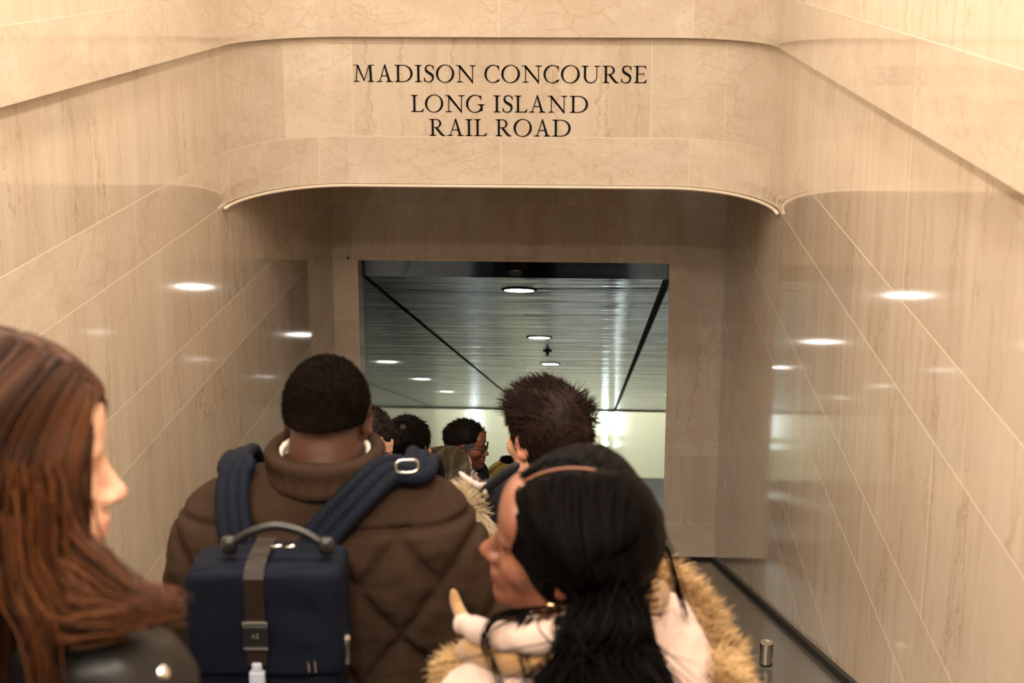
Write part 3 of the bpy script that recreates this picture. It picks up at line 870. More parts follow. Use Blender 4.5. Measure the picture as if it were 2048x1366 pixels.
# ------------------------------------------------------------------ heads
def head_field(fem=False, jaw=1.0, ear=True, smile=False):
    f = Field()
    f.ell((0, -0.014, 0.030), (0.0755, 0.0965, 0.088), k=0.02)
    f.ell((0, 0.028, -0.030), (0.060, 0.062, 0.080), k=0.03)
    f.cone((0, 0.070, -0.100), (0.047 * jaw, 0.008, -0.066), 0.019, 0.023, k=0.03)
    f.cone((0, 0.070, -0.100), (-0.047 * jaw, 0.008, -0.066), 0.019, 0.023, k=0.03)
    f.ell((0, 0.082, -0.102), (0.019, 0.014, 0.014), k=0.015)
    f.ell((0, 0.070, 0.050), (0.056, 0.022, 0.038), k=0.03)
    for s in (-1, 1):
        f.ell((s * 0.029, 0.080, 0.024), (0.024, 0.010, 0.008), k=0.012)
        f.ell((s * 0.042, 0.060, -0.024), (0.022, 0.024, 0.020), k=0.025)
        f.ell((s * 0.031, 0.098, 0.003), (0.017, 0.014, 0.012), k=0.012, op='-')
    f.cone((0, 0.083, 0.010), (0, 0.108, -0.030), 0.0085, 0.0105, k=0.012)
    f.ell((0, 0.111, -0.033), (0.0105, 0.0095, 0.009), k=0.008)
    for s in (-1, 1):
        f.ell((s * 0.0125, 0.098, -0.036), (0.0085, 0.011, 0.008), k=0.006)
        f.ell((s * 0.006, 0.104, -0.0435), (0.0035, 0.005, 0.0035), k=0.002, op='-')
    f.ell((0, 0.086, -0.065), (0.028, 0.014, 0.022), k=0.015)
    wide = 0.030 if smile else 0.023
    f.ell((0, 0.097, -0.0600), (wide, 0.0085, 0.0062), k=0.006)
    f.ell((0, 0.095, -0.0735), (wide * 0.9, 0.0085, 0.0072), k=0.006)
    f.ell((0, 0.108, -0.0665), (wide * 0.95, 0.010, 0.0055 if smile else 0.0016), k=0.002, op='-')
    for s in (-1, 1):
        f.ell((s * 0.031, 0.0755, 0.0085), (0.0155, 0.013, 0.007), k=0.004)
        f.ell((s * 0.031, 0.0755, -0.0055), (0.0150, 0.012, 0.0055), k=0.004)
    if ear:
        for s in (-1, 1):
            R = Rz(s * math.radians(-24)) @ Rx(math.radians(-10))
            f.ell((s * 0.0805, -0.010, -0.002), (0.0075, 0.0195, 0.032), R, k=0.006)
            f.ell((s * 0.079, -0.002, -0.026), (0.006, 0.011, 0.013), R, k=0.006)
            f.ell((s * 0.0865, -0.006, 0.002), (0.006, 0.0115, 0.020), R, k=0.005, op='-')
            f.ell((s * 0.078, 0.006, -0.004), (0.006, 0.006, 0.008), R, k=0.005)
    return f

def scalp_field(t, line, k=0.006, rear=-0.075, sideburn=True):
    """hair shell over the cranium, t thick; line = list of (point, normal) cuts"""
    f = Field()
    f.ell((0, -0.014, 0.030), (0.0755 + t, 0.0965 + t, 0.088 + t), k=0.0)
    f.cone((0, -0.062, -0.03), (0, -0.052, -0.075), 0.052 + t * 0.6, 0.046 + t * 0.3, k=0.03)
    for c, n in line: f.cut(c, n, k)
    return f

def face_parts(root, R, c, iris='iris', brow=True, brow_mat=None, gaze=(0, 0), smile=False):
    for s in (-1, 1):
        e = c + R @ np.array([s * 0.031, 0.0765, 0.0015])
        mb = MB(); mb.lathe((0, 0, 0), [(0.0118 * math.cos(a), 0.0118 * math.sin(a)) for a in np.linspace(-math.pi / 2 + 0.01, math.pi / 2 - 0.01, 12)], 18)
        o = mb.build('eye', M['sclera'], root, smooth=True); o.location = e
        d = R @ (Rz(-gaze[0]) @ Rx(gaze[1]) @ np.array([0, 1.0, 0]))
        mb = MB(); a = np.array(d); mb.tube([a * 0.0095, a * 0.0121], [0.0058, 0.0050], 14)
        i = mb.build('iris', M[iris], o)
        if brow:
            pts = [c + R @ np.array([s * x, y, z]) for x, y, z in ((0.012, 0.0905, 0.020), (0.024, 0.0915, 0.0255), (0.036, 0.086, 0.0265), (0.047, 0.076, 0.021))]
            mb = MB(); mb.tube(pts, [0.0035, 0.0042, 0.0036, 0.0015], 6); mb.build('eyebrow', brow_mat or M['lash'], root, smooth=True)
    if smile:
        pts = [c + R @ np.array([x, y, -0.0655]) for x, y in ((-0.022, 0.084), (-0.012, 0.0925), (0, 0.0955), (0.012, 0.0925), (0.022, 0.084))]
        mb = MB(); mb.tube(pts, [0.003, 0.0042, 0.0045, 0.0042, 0.003], 8); mb.build('teeth', M['teeth'], root, smooth=True)

# ------------------------------------------------------------------ bodies
def hand_field(wr, d, nrm, side, s=1.0, curl=0.5):
    """palm and five fingers; d points from the wrist along the hand, nrm away from the palm's back"""
    f = Field(); d = np.asarray(d, float); d /= np.linalg.norm(d)
    n = np.asarray(nrm, float); n = n - d * (n @ d); n /= np.linalg.norm(n)
    w = np.cross(d, n)
    M_ = np.stack([w, d, n], 1)
    f.ell(wr + d * 0.050 * s, (0.038 * s, 0.050 * s, 0.015 * s), M_, k=0.02)
    for i, L in enumerate((0.070, 0.080, 0.075, 0.058)):
        x = (-0.028 + 0.0187 * i) * s
        p = wr + d * (0.088 - 0.004 * abs(i - 1.3)) * s + w * x * side
        a = 0.25 + curl * 0.6
        d1 = d * math.cos(a) + n * math.sin(a); d2 = d * math.cos(a + curl) + n * math.sin(a + curl); d3 = d * math.cos(a + 1.7 * curl) + n * math.sin(a + 1.7 * curl)
        q1 = p + d1 * L * 0.42 * s; q2 = q1 + d2 * L * 0.33 * s; q3 = q2 + d3 * L * 0.25 * s
        f.cone(p, q1, 0.0088 * s, 0.0082 * s, k=0.008); f.cone(q1, q2, 0.0082 * s, 0.0076 * s, k=0.003); f.cone(q2, q3, 0.0076 * s, 0.0065 * s, k=0.003)
    p = wr + d * 0.03 * s - w * 0.030 * side * s
    q1 = p + (d * 0.6 - w * side * 0.6 + n * 0.5) * 0.042 * s; q2 = q1 + (d * 0.85 - w * side * 0.2 + n * 0.5) * 0.030 * s
    f.cone(p, q1, 0.013 * s, 0.010 * s, k=0.012); f.cone(q1, q2, 0.0098 * s, 0.0078 * s, k=0.004)
    return f

class Body:
    """joints of a standing figure in its own frame: x to its right, y ahead, z up, soles at z = 0; hc = head centre between the ears"""
    def __init__(s, hc, fem=False, bulk=1.0, sw=None, arms=None, lean=0.0, neck=None, lift_=0.0):
        s.hc = np.asarray(hc, float); s.fem = fem; s.b = bulk
        S = s.S = s.hc[2] / 1.625
        s.sw = (0.165 if fem else 0.195) * S * (1 + 0.35 * (bulk - 1)) if sw is None else sw
        s.pel = np.array([0, 0, 0.94 * S]); s.wai = np.array([0, 0.005, 1.10 * S]); 
        s.chest = np.array([s.hc[0] * 0.35, 0.005 + s.hc[1] * 0.35, 1.28 * S])
        s.nb = np.array([s.hc[0] * 0.6, -0.035 + s.hc[1] * 0.6, 1.455 * S])
        s.sh = {sd: np.array([s.chest[0] + sd * s.sw, s.chest[1] - 0.025, 1.395 * S]) for sd in (-1, 1)}
        s.nb[2] += lift_
        for sd in (-1, 1): s.sh[sd][2] += min(lift_, 0.0)
        s.chest[2] += lift_ * 0.7
        s.el, s.wr = {}, {}
        arms = arms or {}
        for sd in (-1, 1):
            e, w = arms.get(sd, ((0.075, -0.02, -0.285), (0.035, 0.09, -0.235)))
            s.el[sd] = s.sh[sd] + np.array([sd * e[0], e[1], e[2]]) * S
            s.wr[sd] = s.el[sd] + np.array([sd * w[0], w[1], w[2]]) * S
        s.hip = {sd: np.array([sd * 0.09 * S, 0, 0.90 * S]) for sd in (-1, 1)}
        s.kn = {sd: np.array([sd * 0.10 * S, 0.03, 0.49 * S]) for sd in (-1, 1)}
        s.an = {sd: np.array([sd * 0.105 * S, -0.03, 0.085 * S]) for sd in (-1, 1)}
    def torso(s, pad=0.0, k=0.05):
        f = Field(); S, b = s.S, s.b; fl = (1, 0.72, 1)
        hw = 0.085 if not s.fem else 0.085
        f.cone(s.pel + [-hw * S, 0, 0], s.pel + [hw * S, 0, 0], (0.105 * b) * S + pad, k=k, sq=(1, 0.95, 1))
        w = (0.05 if s.fem else 0.075) * b
        f.cone(s.wai + [-w * S, 0, 0], s.wai + [w * S, 0, 0], 0.095 * b * S + pad, k=k, sq=(1, 0.95, 1))
        c = (0.065 if s.fem else 0.085) * b
        f.cone(s.chest + [-c * S, 0, 0], s.chest + [c * S, 0, 0], 0.115 * b * S + pad, k=k, sq=(1, 0.95, 1))
        f.cone((s.pel + s.wai) / 2, s.chest, 0.11 * b * S + pad, k=k, sq=(1.25, 0.9, 1))
        up = s.chest + [0, -0.01, 0.07 * S]
        f.cone(up + [-c * 1.15 * S, 0, 0], up + [c * 1.15 * S, 0, 0], 0.088 * b * S + pad, k=k)
        for sd in (-1, 1):
            f.cone(s.nb + [0, 0.0, 0.005], s.sh[sd] + [-sd * 0.02, 0, 0.008], 0.052 * S + pad * 0.9, 0.055 * b ** .5 * S + pad, k=k)
            if s.fem: f.ell(s.chest + [sd * 0.075 * S, 0.085 * S, -0.02 * S], np.array([0.062, 0.055, 0.06]) * S + pad * 0.6, k=0.04)
        return f
    def arms(s, pad=0.0, k=0.03, down_to=1.0):
        f = Field(); S, b = s.S, s.b ** 0.6
        for sd in (-1, 1):
            w = s.el[sd] + (s.wr[sd] - s.el[sd]) * down_to
            f.cone(s.sh[sd], s.el[sd], 0.054 * b * S + pad, 0.042 * b * S + pad, k=k)
            f.cone(s.el[sd], w, 0.042 * b * S + pad, 0.030 * b * S + pad, k=k)
        return f
    def legs(s, pad=0.0, k=0.03):
        f = Field(); S, b = s.S, s.b ** 0.6
        for sd in (-1, 1):
            f.cone(s.hip[sd], s.kn[sd], 0.082 * b * S + pad, 0.054 * b * S + pad, k=k)
            f.cone(s.kn[sd], s.an[sd], 0.052 * b * S + pad, 0.036 * S + pad, k=k)
        return f
    def hands(s, curl=0.5):
        f = Field()
        for sd in (-1, 1):
            d = s.wr[sd] - s.el[sd]; f = f + hand_field(s.wr[sd] + d / np.linalg.norm(d) * 0.005, d, (-sd * 0.9, 0.2, 0.1), sd, s.S * (0.92 if s.fem else 1.0), curl)
        return f
    def feet(s, pad=0.0):
        f = Field(); S = s.S
        for sd in (-1, 1):
            a = s.an[sd]
            f.cone(a, a + [0, -0.01, -0.035 * S], 0.036 * S + pad, 0.036 * S + pad, k=0.02)
            f.cone((a[0], a[1] - 0.02, 0.034 + pad), (a[0] + sd * 0.012, a[1] + 0.15 * S, 0.026 + pad), 0.034 + pad, 0.026 + pad, k=0.03, sq=(1.25, 1, 1))
        return f

def person(name_loc, facing, head_world, label, skin, hyaw=0.0, hpitch=0.0, hroll=0.0, fem=False, bulk=1.0, h=0.0065, lean=(0, 0), arms=None,
           jaw=1.0, smile=False, neck_r=None, hs=1.0, sw=None, tint=None, face=True, gaze=(0, 0), brow_mat=None, group=None, hands_curl=0.5, ear=True, gap=None, lift_=0.0, sdy=0.0):
    """head_world = (X, Y, z) of the head centre; lean = body-frame offset of the head over the feet"""
    X, Y, Z = head_world
    rz = facing
    off = Rz(rz) @ np.array([lean[0], lean[1], 0])
    fx, fy = X - off[0], Y - off[1]
    fz = step_z(fy + sdy) + 0.006
    root = tag(empty('person', (fx, fy, fz), rz), label, 'person', group)
    hc = np.array([lean[0], lean[1], Z - fz])
    B = Body(hc, fem, bulk, sw, arms, lift_=lift_)
    R = Rz(hyaw) @ Ry(hroll) @ Rx(hpitch)
    Hf = head_field(fem, jaw, ear, smile)
    Hm = Hf.moved(R, hc, hs)
    f = B.torso(-0.004) + B.arms(0.0) + B.legs(0.0) + B.feet(0.0) + B.hands(hands_curl)
    nr = neck_r or (0.047 if fem else 0.057)
    f.cone(B.nb + [0, 0, -0.01], hc + R @ (np.array([0, -0.028, -0.055]) * hs), nr * 1.12, nr, k=0.03)
    f = f + Hm
    o, V = f.mesh('body', h, M[skin], root, relax=1)
    L = (V - hc) @ R / hs                      # head-local coordinates
    col = np.ones((len(V), 3))
    lips = np.exp(-((L[:, 0] / 0.024) ** 2 + ((L[:, 2] + 0.0665) / 0.010) ** 2)) * (L[:, 1] > 0.075)
    col *= 1 - lips[:, None] * np.array([0.12, 0.5, 0.42])
    earz = ((np.abs(L[:, 0]) > 0.074) & (np.abs(L[:, 2]) < 0.05))[:, None]
    col = np.where(earz, col * np.array([1.1, 0.82, 0.75]), col)
    if tint is not None: col = tint(L, col, V)
    colattr(o, 'tint', np.clip(col, 0, 1.5))
    if face: face_parts(root, R, hc, gaze=gaze, brow_mat=brow_mat, smile=smile)
    B.root, B.R, B.hc_, B.hs, B.field, B.headf = root, R, hc, hs, f, Hm
    return B

def dress_lower(B, pants='pants', shoe='shoe'):
    f = B.legs(0.014)
    f.cone(B.pel + [-0.08 * B.S, 0, 0], B.pel + [0.08 * B.S, 0, 0], 0.108 * B.b * B.S + 0.012, k=0.05, sq=(1, 0.95, 1))
    f.cut((0, 0, 0.06), (0, 0, -1), 0.004)
    f.mesh('trousers', 0.012, M[pants], B.root, disp=lambda P: 0.004 * fbm(P * [1, 1, 2.2], 11, 2))
    for sd in (-1, 1):
        g = Field(); a = B.an[sd]; S = B.S
        g.cone((a[0], a[1], 0.10), (a[0], a[1] - 0.015, 0.045), 0.046 * S, 0.042, k=0.02)
        g.cone((a[0], a[1] - 0.025, 0.042), (a[0] + sd * 0.012, a[1] + 0.165 * S, 0.034), 0.041, 0.033, k=0.03, sq=(1.2, 1, 1))
        g.cut((0, 0, 0.0), (0, 0, -1), 0.003)
        g.mesh('shoe', 0.009, M[shoe], B.root)

def coat(B, mat, pad=0.022, hem=0.72, h=0.008, collar=None, disp=None, name='coat', down_to=0.96, arm_pad=None, k=0.05, fold=0.006, extra=None, neck_cut=None):
    f = B.torso(pad, k) + B.arms(pad if arm_pad is None else arm_pad, 0.04, down_to)
    f.cone(B.pel + [-0.085 * B.S, 0, -0.12 * B.S], B.pel + [0.085 * B.S, 0, -0.12 * B.S], 0.115 * B.b * B.S + pad, k=0.06, sq=(1, 0.95, 1))
    if hem < 0.66: f.cone([-0.08 * B.S, 0, hem * B.S], [0.08 * B.S, 0, hem * B.S], 0.12 * B.b * B.S + pad, k=0.08, sq=(1, 0.95, 1))
    if extra: f = f + extra
    hz = hem * B.S
    # hands stay free: the hem cut only trims the torso, sleeves end above it or run past it
    tor = f; tor.cut((0, 0, hz), (0, 0, -1), 0.006)
    if neck_cut: tor.cut(*neck_cut)
    d0 = lambda P: fold * fbm(P * [1, 1, 1.6], 9, 4) + (disp(P) if disp else 0)
    o, V = tor.mesh(name, h, M[mat], B.root, disp=d0)
    B.coatf = tor
    return o

def collar_ring(B, mat, r, tube, z, tilt=0.0, h=0.005, name='collar', sq=0.85, y=0.0, height=0.03, a0=0, a1=360, disp=None):
    """stand collar: a band round the neck"""
    f = Field(); n = 28
    A = np.radians(np.linspace(a0, a1, n))
    c = B.nb + [0, y, z]
    P = [c + np.array([r * math.sin(a), -r * sq * math.cos(a), -tilt * math.cos(a)]) for a in A]
    for i in range(n - 1):
        f.cone(P[i], P[i + 1], tube, k=0.004)
        f.cone(P[i] * [1, 1, 1] + [0, 0, height], P[i + 1] + [0, 0, height], tube * 0.8, k=0.012)
        f.cone((P[i] + P[i + 1]) / 2, (P[i] + P[i + 1]) / 2 + [0, 0, height], tube * 0.95, k=0.006)
    o, V = f.mesh(name, h, M[mat], B.root, disp=disp)
    return f

def hpt(B, p): return B.hc_ + B.R @ (np.asarray(p, float) * B.hs)

# ------------------------------------------------------------------ helpers for hair styling
def scalp_roots(n, cuts, seed=0, t=0.0):
    r = np.random.default_rng(seed)
    d = r.normal(size=(n * 6, 3)); d /= np.linalg.norm(d, axis=1, keepdims=True)
    P = d * np.array([0.0755 + t, 0.0965 + t, 0.088 + t]) + [0, -0.014, 0.030]
    ok = P[:, 2] > -0.03
    for c, nn in cuts:
        nn = np.asarray(nn, float); ok &= ((P - np.asarray(c)) @ nn) < 0
    P = P[ok][:n]
    N = (P - [0, -0.014, 0.030]) / np.array([0.0755, 0.0965, 0.088]) ** 2
    return P, N / np.linalg.norm(N, axis=1, keepdims=True)

MEN_CUTS = [((0, 0.088, 0.060), (0, 0.9, -0.42)), ((0, 0.030, -0.005), (0, 0.72, -0.7)), ((0, -0.06, -0.066), (0, 0.25, -1))]

def place_hair(B, parts):
    """head-local parts to body frame"""
    return [((V @ B.R.T) * B.hs + B.hc_, Q, s) for V, Q, s in parts]

def short_hair(B, mat, t=0.012, cuts=MEN_CUTS, n=1500, length=0.02, lift_=0.25, r0=0.0011, seed=1, comb=(0, -0.6, -0.8), rough=0.003, bald=None, hf=0.0035, name='hair', extra=None):
    f = scalp_field(t, cuts)
    if bald: f.ell(*bald, op='-', k=0.012)
    if extra: f = f + extra
    V, Q, s = field_part(f, hf, disp=lambda P: rough * fbm(P * [1, 1, 1], 70, seed), shade=lambda V: 0.35 + 0.25 * fbm(V, 60, seed))
    P, N = scalp_roots(n, cuts, seed, t * 0.7)
    if False:
        k = np.linalg.norm((P - bald[0]) / np.array(bald[1]), axis=1) > 0.95; P, N = P[k], N[k]
    rg = np.random.default_rng(seed)
    c = np.asarray(comb, float); T = c - N * (N @ c)[:, None]; T /= np.linalg.norm(T, axis=1, keepdims=True) + 1e-9
    D = T * (1 - lift_) + N * lift_ + rg.normal(size=P.shape) * 0.18
    st = length / 5 * (0.6 + 0.8 * rg.random(len(P)))
    paths = grow(P, D, 5, st, lambda p, d, i: d, None, wob=0.12, seed=seed)
    sv = strand_mesh('x', paths, r0, 0.0002, None, None, rg.random(len(P)))
    return join_mesh(name, place_hair(B, [(V, Q, s), sv]), M[mat], B.root)

# ------------------------------------------------------------------ 1: big man with the backpack
M['jacket_brown'] = cloth_mat('brown_quilted_cotton', (0.033, 0.0195, 0.0125), 0.95, 500, 0.12, 0.3, spec=0.05)
M['shirt'] = cloth_mat('white_cotton', (0.75, 0.66, 0.58), 0.9, 300, 0.05)
M['nylon'] = cloth_mat('navy_nylon', (0.0038, 0.0057, 0.0125), 0.75, 600, 0.10, 0.35, spec=0.1)
M['nylon_dark'] = cloth_mat('dark_navy_nylon', (0.0035, 0.005, 0.011), 0.75, 600, 0.10, 0.35, spec=0.1)
M['leather'] = cloth_mat('dark_brown_leather', (0.014, 0.007, 0.005), 0.5, 150, 0.2, 0.2, spec=0.3)
M['black_leather'] = cloth_mat('black_leather', (0.008, 0.0075, 0.007), 0.4, 150, 0.2, 0.25, spec=0.5)
M['silver'] = plain('silver_hardware', (0.75, 0.72, 0.68), 0.25, 1.0)
M['buckle'] = plain('pale_blue_grey_plastic', (0.45, 0.50, 0.62), 0.3)
M['print'] = plain('grey_print', (0.16, 0.16, 0.17), 0.6)

def fade(L, col, V):
    """cropped hair fading down the nape"""
    g = np.clip((L[:, 2] + 0.030 + 0.15 * np.maximum(L[:, 1], 0)) / 0.05, 0, 1) * (L[:, 1] < 0.05) * (np.abs(L[:, 0]) < 0.079)
    beard = np.clip((L[:, 1] + 0.005) / 0.02, 0, 1) * np.clip((-0.035 - L[:, 2]) / 0.02, 0, 1)
    return col * (1 - 0.75 * np.maximum(g, beard)[:, None])
hw = at(656, 838, 2.95)
big = person(None, rad(2), hw, 'large man with cropped black hair in brown quilted jacket, carrying the navy backpack', 'skin_brown', hyaw=rad(-4), hpitch=rad(-10),
             bulk=1.32, h=0.006, lean=(0, 0.05), sw=0.206, neck_r=0.072, hs=1.04, jaw=1.12, lift_=0.04, tint=fade,
             arms={-1: ((0.085, -0.01, -0.26), (0.02, 0.13, -0.20)), 1: ((0.100, -0.01, -0.26), (0.02, 0.13, -0.20))})
big_cuts = [((0, 0.086, 0.055), (0, 0.9, -0.42)), ((0, 0.035, 0.006), (0, 0.72, -0.7)), ((0, -0.06, -0.006), (0, 0.12, -1))]
short_hair(big, 'hair_buzz', 0.0065, big_cuts, 5000, 0.006, 0.75, 0.0007, 11, rough=0.0016, hf=0.003)
dress_lower(big, 'jeans')
SEAM = 1.455
def quilt(P):
    """deep horizontal seam under the yoke and diagonal quilting below it"""
    x, y, z = P[:, 0], P[:, 1], P[:, 2]
    dz = z - SEAM - 0.02 * np.abs(x)
    seam = 0.012 * np.exp(-(dz / 0.007) ** 2)
    below = 1 / (1 + np.exp(dz / 0.01))
    a = (x + 0.75 * z) / 0.155; b = (x - 0.75 * z) / 0.155
    q = np.minimum(np.abs(a - np.round(a)), np.abs(b - np.round(b)))
    puff = -0.014 * (1 - np.exp(-(q / 0.12) ** 2))
    return seam + below * (puff + 0.005 + 0.004 * fbm(P * [1, 1, 2], 16, 9)) + 0.002 * fbm(P, 22, 3)
coat(big, 'jacket_brown', pad=0.030, hem=0.74, h=0.006, disp=quilt, name='quilted_jacket', k=0.06, fold=0.005)
collar_ring(big, 'shirt', 0.0895, 0.0050, 0.062, h=0.004, name='shirt_collar', y=-0.002, sq=0.97, height=0.018, tilt=0.012)
cf_ = collar_ring(big, 'jacket_brown', 0.104, 0.015, 0.040, h=0.005, name='jacket_collar', y=0.0, sq=1.03, height=0.042, tilt=0.010, disp=lambda P: 0.0015 * fbm(P, 30, 2))
# locker loop under the collar
def on_back(B, x, z, y0=-0.6):
    P = np.array([[x, y0 + 0.002 * i, z] for i in range(400)]); d = B.coatf(P)
    k = np.argmax(d < 0); return P[k, 1] if d[k] < 0 else -0.05
def on_top(B, x, y, z0=1.9):
    P = np.array([[x, y, z0 - 0.002 * i] for i in range(500)]); d = B.coatf(P)
    k = np.argmax(d < 0); return P[k, 2] if d[k] < 0 else 1.4

# the backpack: a thing of its own, in the man's frame
def local(B, px, py, Y):
    w = at(px, py, Y); r = np.array(B.root.location) - [0, 0, EYE]
    return Rz(-B.root.rotation_euler.z) @ (w - r)
pack = tag(empty('backpack', (0, 0, 0)), 'navy backpack with leather strap and metal buckle worn on a brown jacket', 'backpack')
pack.location = big.root.location; pack.rotation_euler = big.root.rotation_euler
pt = local(big, 522, 1136, 2.56)         # middle of the top edge of the flap
PX, PZ = pt[0], pt[2]
yb_ = min(on_back(big, PX + a, PZ - b) for a in (-0.13, -0.06, 0, 0.06, 0.13) for b in (0.03, 0.1, 0.2, 0.3, 0.4)) - 0.006
PY0, PY1 = yb_ - 0.175, yb_ - 0.012      # outer face, face against the back
hwid = 0.137
f = Field()
f.ell((PX, (PY0 + PY1) / 2, PZ - 0.215), (hwid * 1.9, 0.125, 0.36), k=0.01)
f.cut((PX - hwid, 0, 0), (-1, 0, 0), 0.03); f.cut((PX + hwid, 0, 0), (1, 0, 0), 0.03); f.cut((0, PY0 + 0.008, 0), (0, -1, 0), 0.04); f.cut((0, PY1, 0), (0, 1, 0), 0.03)
f.cut((0, 0, PZ - 0.006), (0, 0, 1), 0.03); f.cut((0, 0, PZ - 0.42), (0, 0, -1), 0.05)
f.mesh('pack_body', 0.006, M['nylon_dark'], pack, disp=lambda P: 0.004 * fbm(P, 13, 5))
g = Field()
g.ell((PX, (PY0 + PY1) / 2 - 0.008, PZ - 0.215), (hwid * 1.9, 0.132, 0.37), k=0.01)
g.cut((PX - hwid - 0.006, 0, 0), (-1, 0, 0), 0.018); g.cut((PX + hwid + 0.006, 0, 0), (1, 0, 0), 0.018); g.cut((0, PY0, 0), (0, -1, 0), 0.03); g.cut((0, PY1 - 0.01, 0), (0, 1, 0), 0.02)
g.cut((PX + 0.05, 0, PZ), (0.05, 0, 1), 0.022); g.cut((PX - 0.05, 0, PZ), (-0.12, 0, 1), 0.03); g.cut((0, 0, PZ - 0.168), (0, 0.12, -1), 0.008)
g.mesh('flap', 0.005, M['nylon'], pack, disp=lambda P: 0.0035 * fbm(P, 12, 6) + 0.003 * np.sin((P[:, 0] * 0.6 + P[:, 2]) * 60) * np.exp(-((P[:, 0] - PX - 0.07) / 0.06) ** 2) * 0.6)
# leather strap down the flap, buckle, patch with two printed letters, clip
sxm = PX - 0.012
def flat_strip(pts, w, th):
    """ribbon lying in x, through (y, z) points"""
    m = MB(); V = []
    for (y, z) in pts: V += [(sxm - w / 2, y, z), (sxm + w / 2, y, z), (sxm + w / 2, y + th, z), (sxm - w / 2, y + th, z)]
    n = len(pts); fs = [(0, 1, 2, 3), tuple(4 * (n - 1) + k for k in (3, 2, 1, 0))]
    for i in range(n - 1):
        for k in range(4): fs.append((4 * i + k, 4 * i + 4 + k, 4 * i + 4 + (k + 1) % 4, 4 * i + (k + 1) % 4))
    m.add(V, fs); return m
flat_strip([(PY1 - 0.03, PZ + 0.006), ((PY0 + PY1) / 2, PZ + 0.007), (PY0 + 0.03, PZ + 0.005), (PY0 + 0.006, PZ - 0.002), (PY0 - 0.008, PZ - 0.016), (PY0 - 0.010, PZ - 0.105)], 0.036, 0.006).build('leather_strap', M['leather'], pack, bevel=0.001)
zk = PZ - 0.100
mb = MB(); mb.box(sxm - 0.023, sxm + 0.023, PY0 - 0.014, PY0 - 0.002, zk - 0.006, zk + 0.004); mb.build('buckle_bar', M['silver'], pack, bevel=0.002)
mb = MB(); mb.box(sxm - 0.023, sxm + 0.023, PY0 - 0.012, PY0 + 0.0, zk - 0.045, zk - 0.0065); patch = mb.build('buckle_plate', M['black_leather'], pack, bevel=0.002)
letters_mesh('printed_letters', [('A', sxm - 0.008, sxm - 0.0003, zk - 0.028, 0.0085), ('Z', sxm + 0.0007, sxm + 0.0065, zk - 0.028, 0.0085)], PY0 - 0.0118, 0.0012, M['print'], patch)
mb = MB(); mb.box(sxm - 0.0225, sxm + 0.0225, PY0 - 0.013, PY0 - 0.002, zk - 0.051, zk - 0.0465); mb.build('buckle_bar', M['silver'], pack, bevel=0.0015)
flat_strip([(PY0 - 0.006, zk - 0.052), (PY0 - 0.008, zk - 0.085)], 0.038, 0.008).build('leather_strap', M['leather'], pack, bevel=0.001)
mb = MB(); mb.box(sxm - 0.009, sxm + 0.009, PY0 - 0.014, PY0 - 0.004, zk - 0.094, zk - 0.078); mb.box(sxm - 0.014, sxm + 0.014, PY0 - 0.016, PY0 - 0.002, zk - 0.128, zk - 0.094); mb.build('side_release_clip', M['buckle'], pack, bevel=0.003)
mb = MB(); mb.box(sxm - 0.012, sxm + 0.012, PY0 - 0.008, PY0 - 0.003, zk - 0.26, zk - 0.128); mb.build('webbing', M['nylon_dark'], pack)
# zip pulls above the flap, side fitting
mb = MB(); mb.tube([(PX + 0.006, PY0 + 0.075, PZ + 0.012), (PX + 0.028, PY0 + 0.072, PZ + 0.016)], 0.004, 8); mb.tube([(PX + 0.034, PY0 + 0.072, PZ + 0.012), (PX + 0.052, PY0 + 0.07, PZ + 0.017)], 0.004, 8); mb.build('zip_pull', M['silver'], pack, smooth=True)
mb = MB(); mb.lathe((PX + hwid + 0.004, PY0 + 0.05, PZ - 0.165), [(0.010, 0), (0.011, 0.010), (0.008, 0.018)], 16); mb.box(PX + hwid - 0.004, PX + hwid + 0.012, PY0 + 0.044, PY0 + 0.056, PZ - 0.205, PZ - 0.165); mb.build('side_fitting', M['silver'], pack)
for dx in (0.078, 0.090):
    mb = MB(); mb.tube([(PX + dx, PY0 + 0.004, PZ - 0.165), (PX + dx + 0.003, PY0 + 0.0, PZ - 0.20)], 0.0016, 6); mb.build('flap_cord', M['silver'], pack)
# carry handle
ha, hb, hm = local(big, 458, 1082, 2.62), local(big, 652, 1084, 2.62), local(big, 552, 1052, 2.62)
hp = spline([(ha[0], ha[1], ha[2] - 0.012), (ha[0] + 0.012, ha[1], ha[2]), ((ha[0] + hm[0]) / 2, hm[1], (ha[2] * 0.35 + hm[2] * 0.65)), tuple(hm), ((hb[0] + hm[0]) / 2, hm[1], (hb[2] * 0.35 + hm[2] * 0.65)), (hb[0] - 0.012, hb[1], hb[2]), (hb[0], hb[1], hb[2] - 0.012)], 6)
mb = MB(); mb.tube(hp, 0.0085, 10); mb.build('carry_handle', M['black_leather'], pack, smooth=True)
for e in (ha, hb):
    mb = MB(); mb.lathe((e[0], e[1], e[2] - 0.022), [(0.012, 0), (0.015, 0.006), (0.015, 0.024), (0.011, 0.030)], 14); mb.build('handle_end', M['black_leather'], pack, smooth=True)
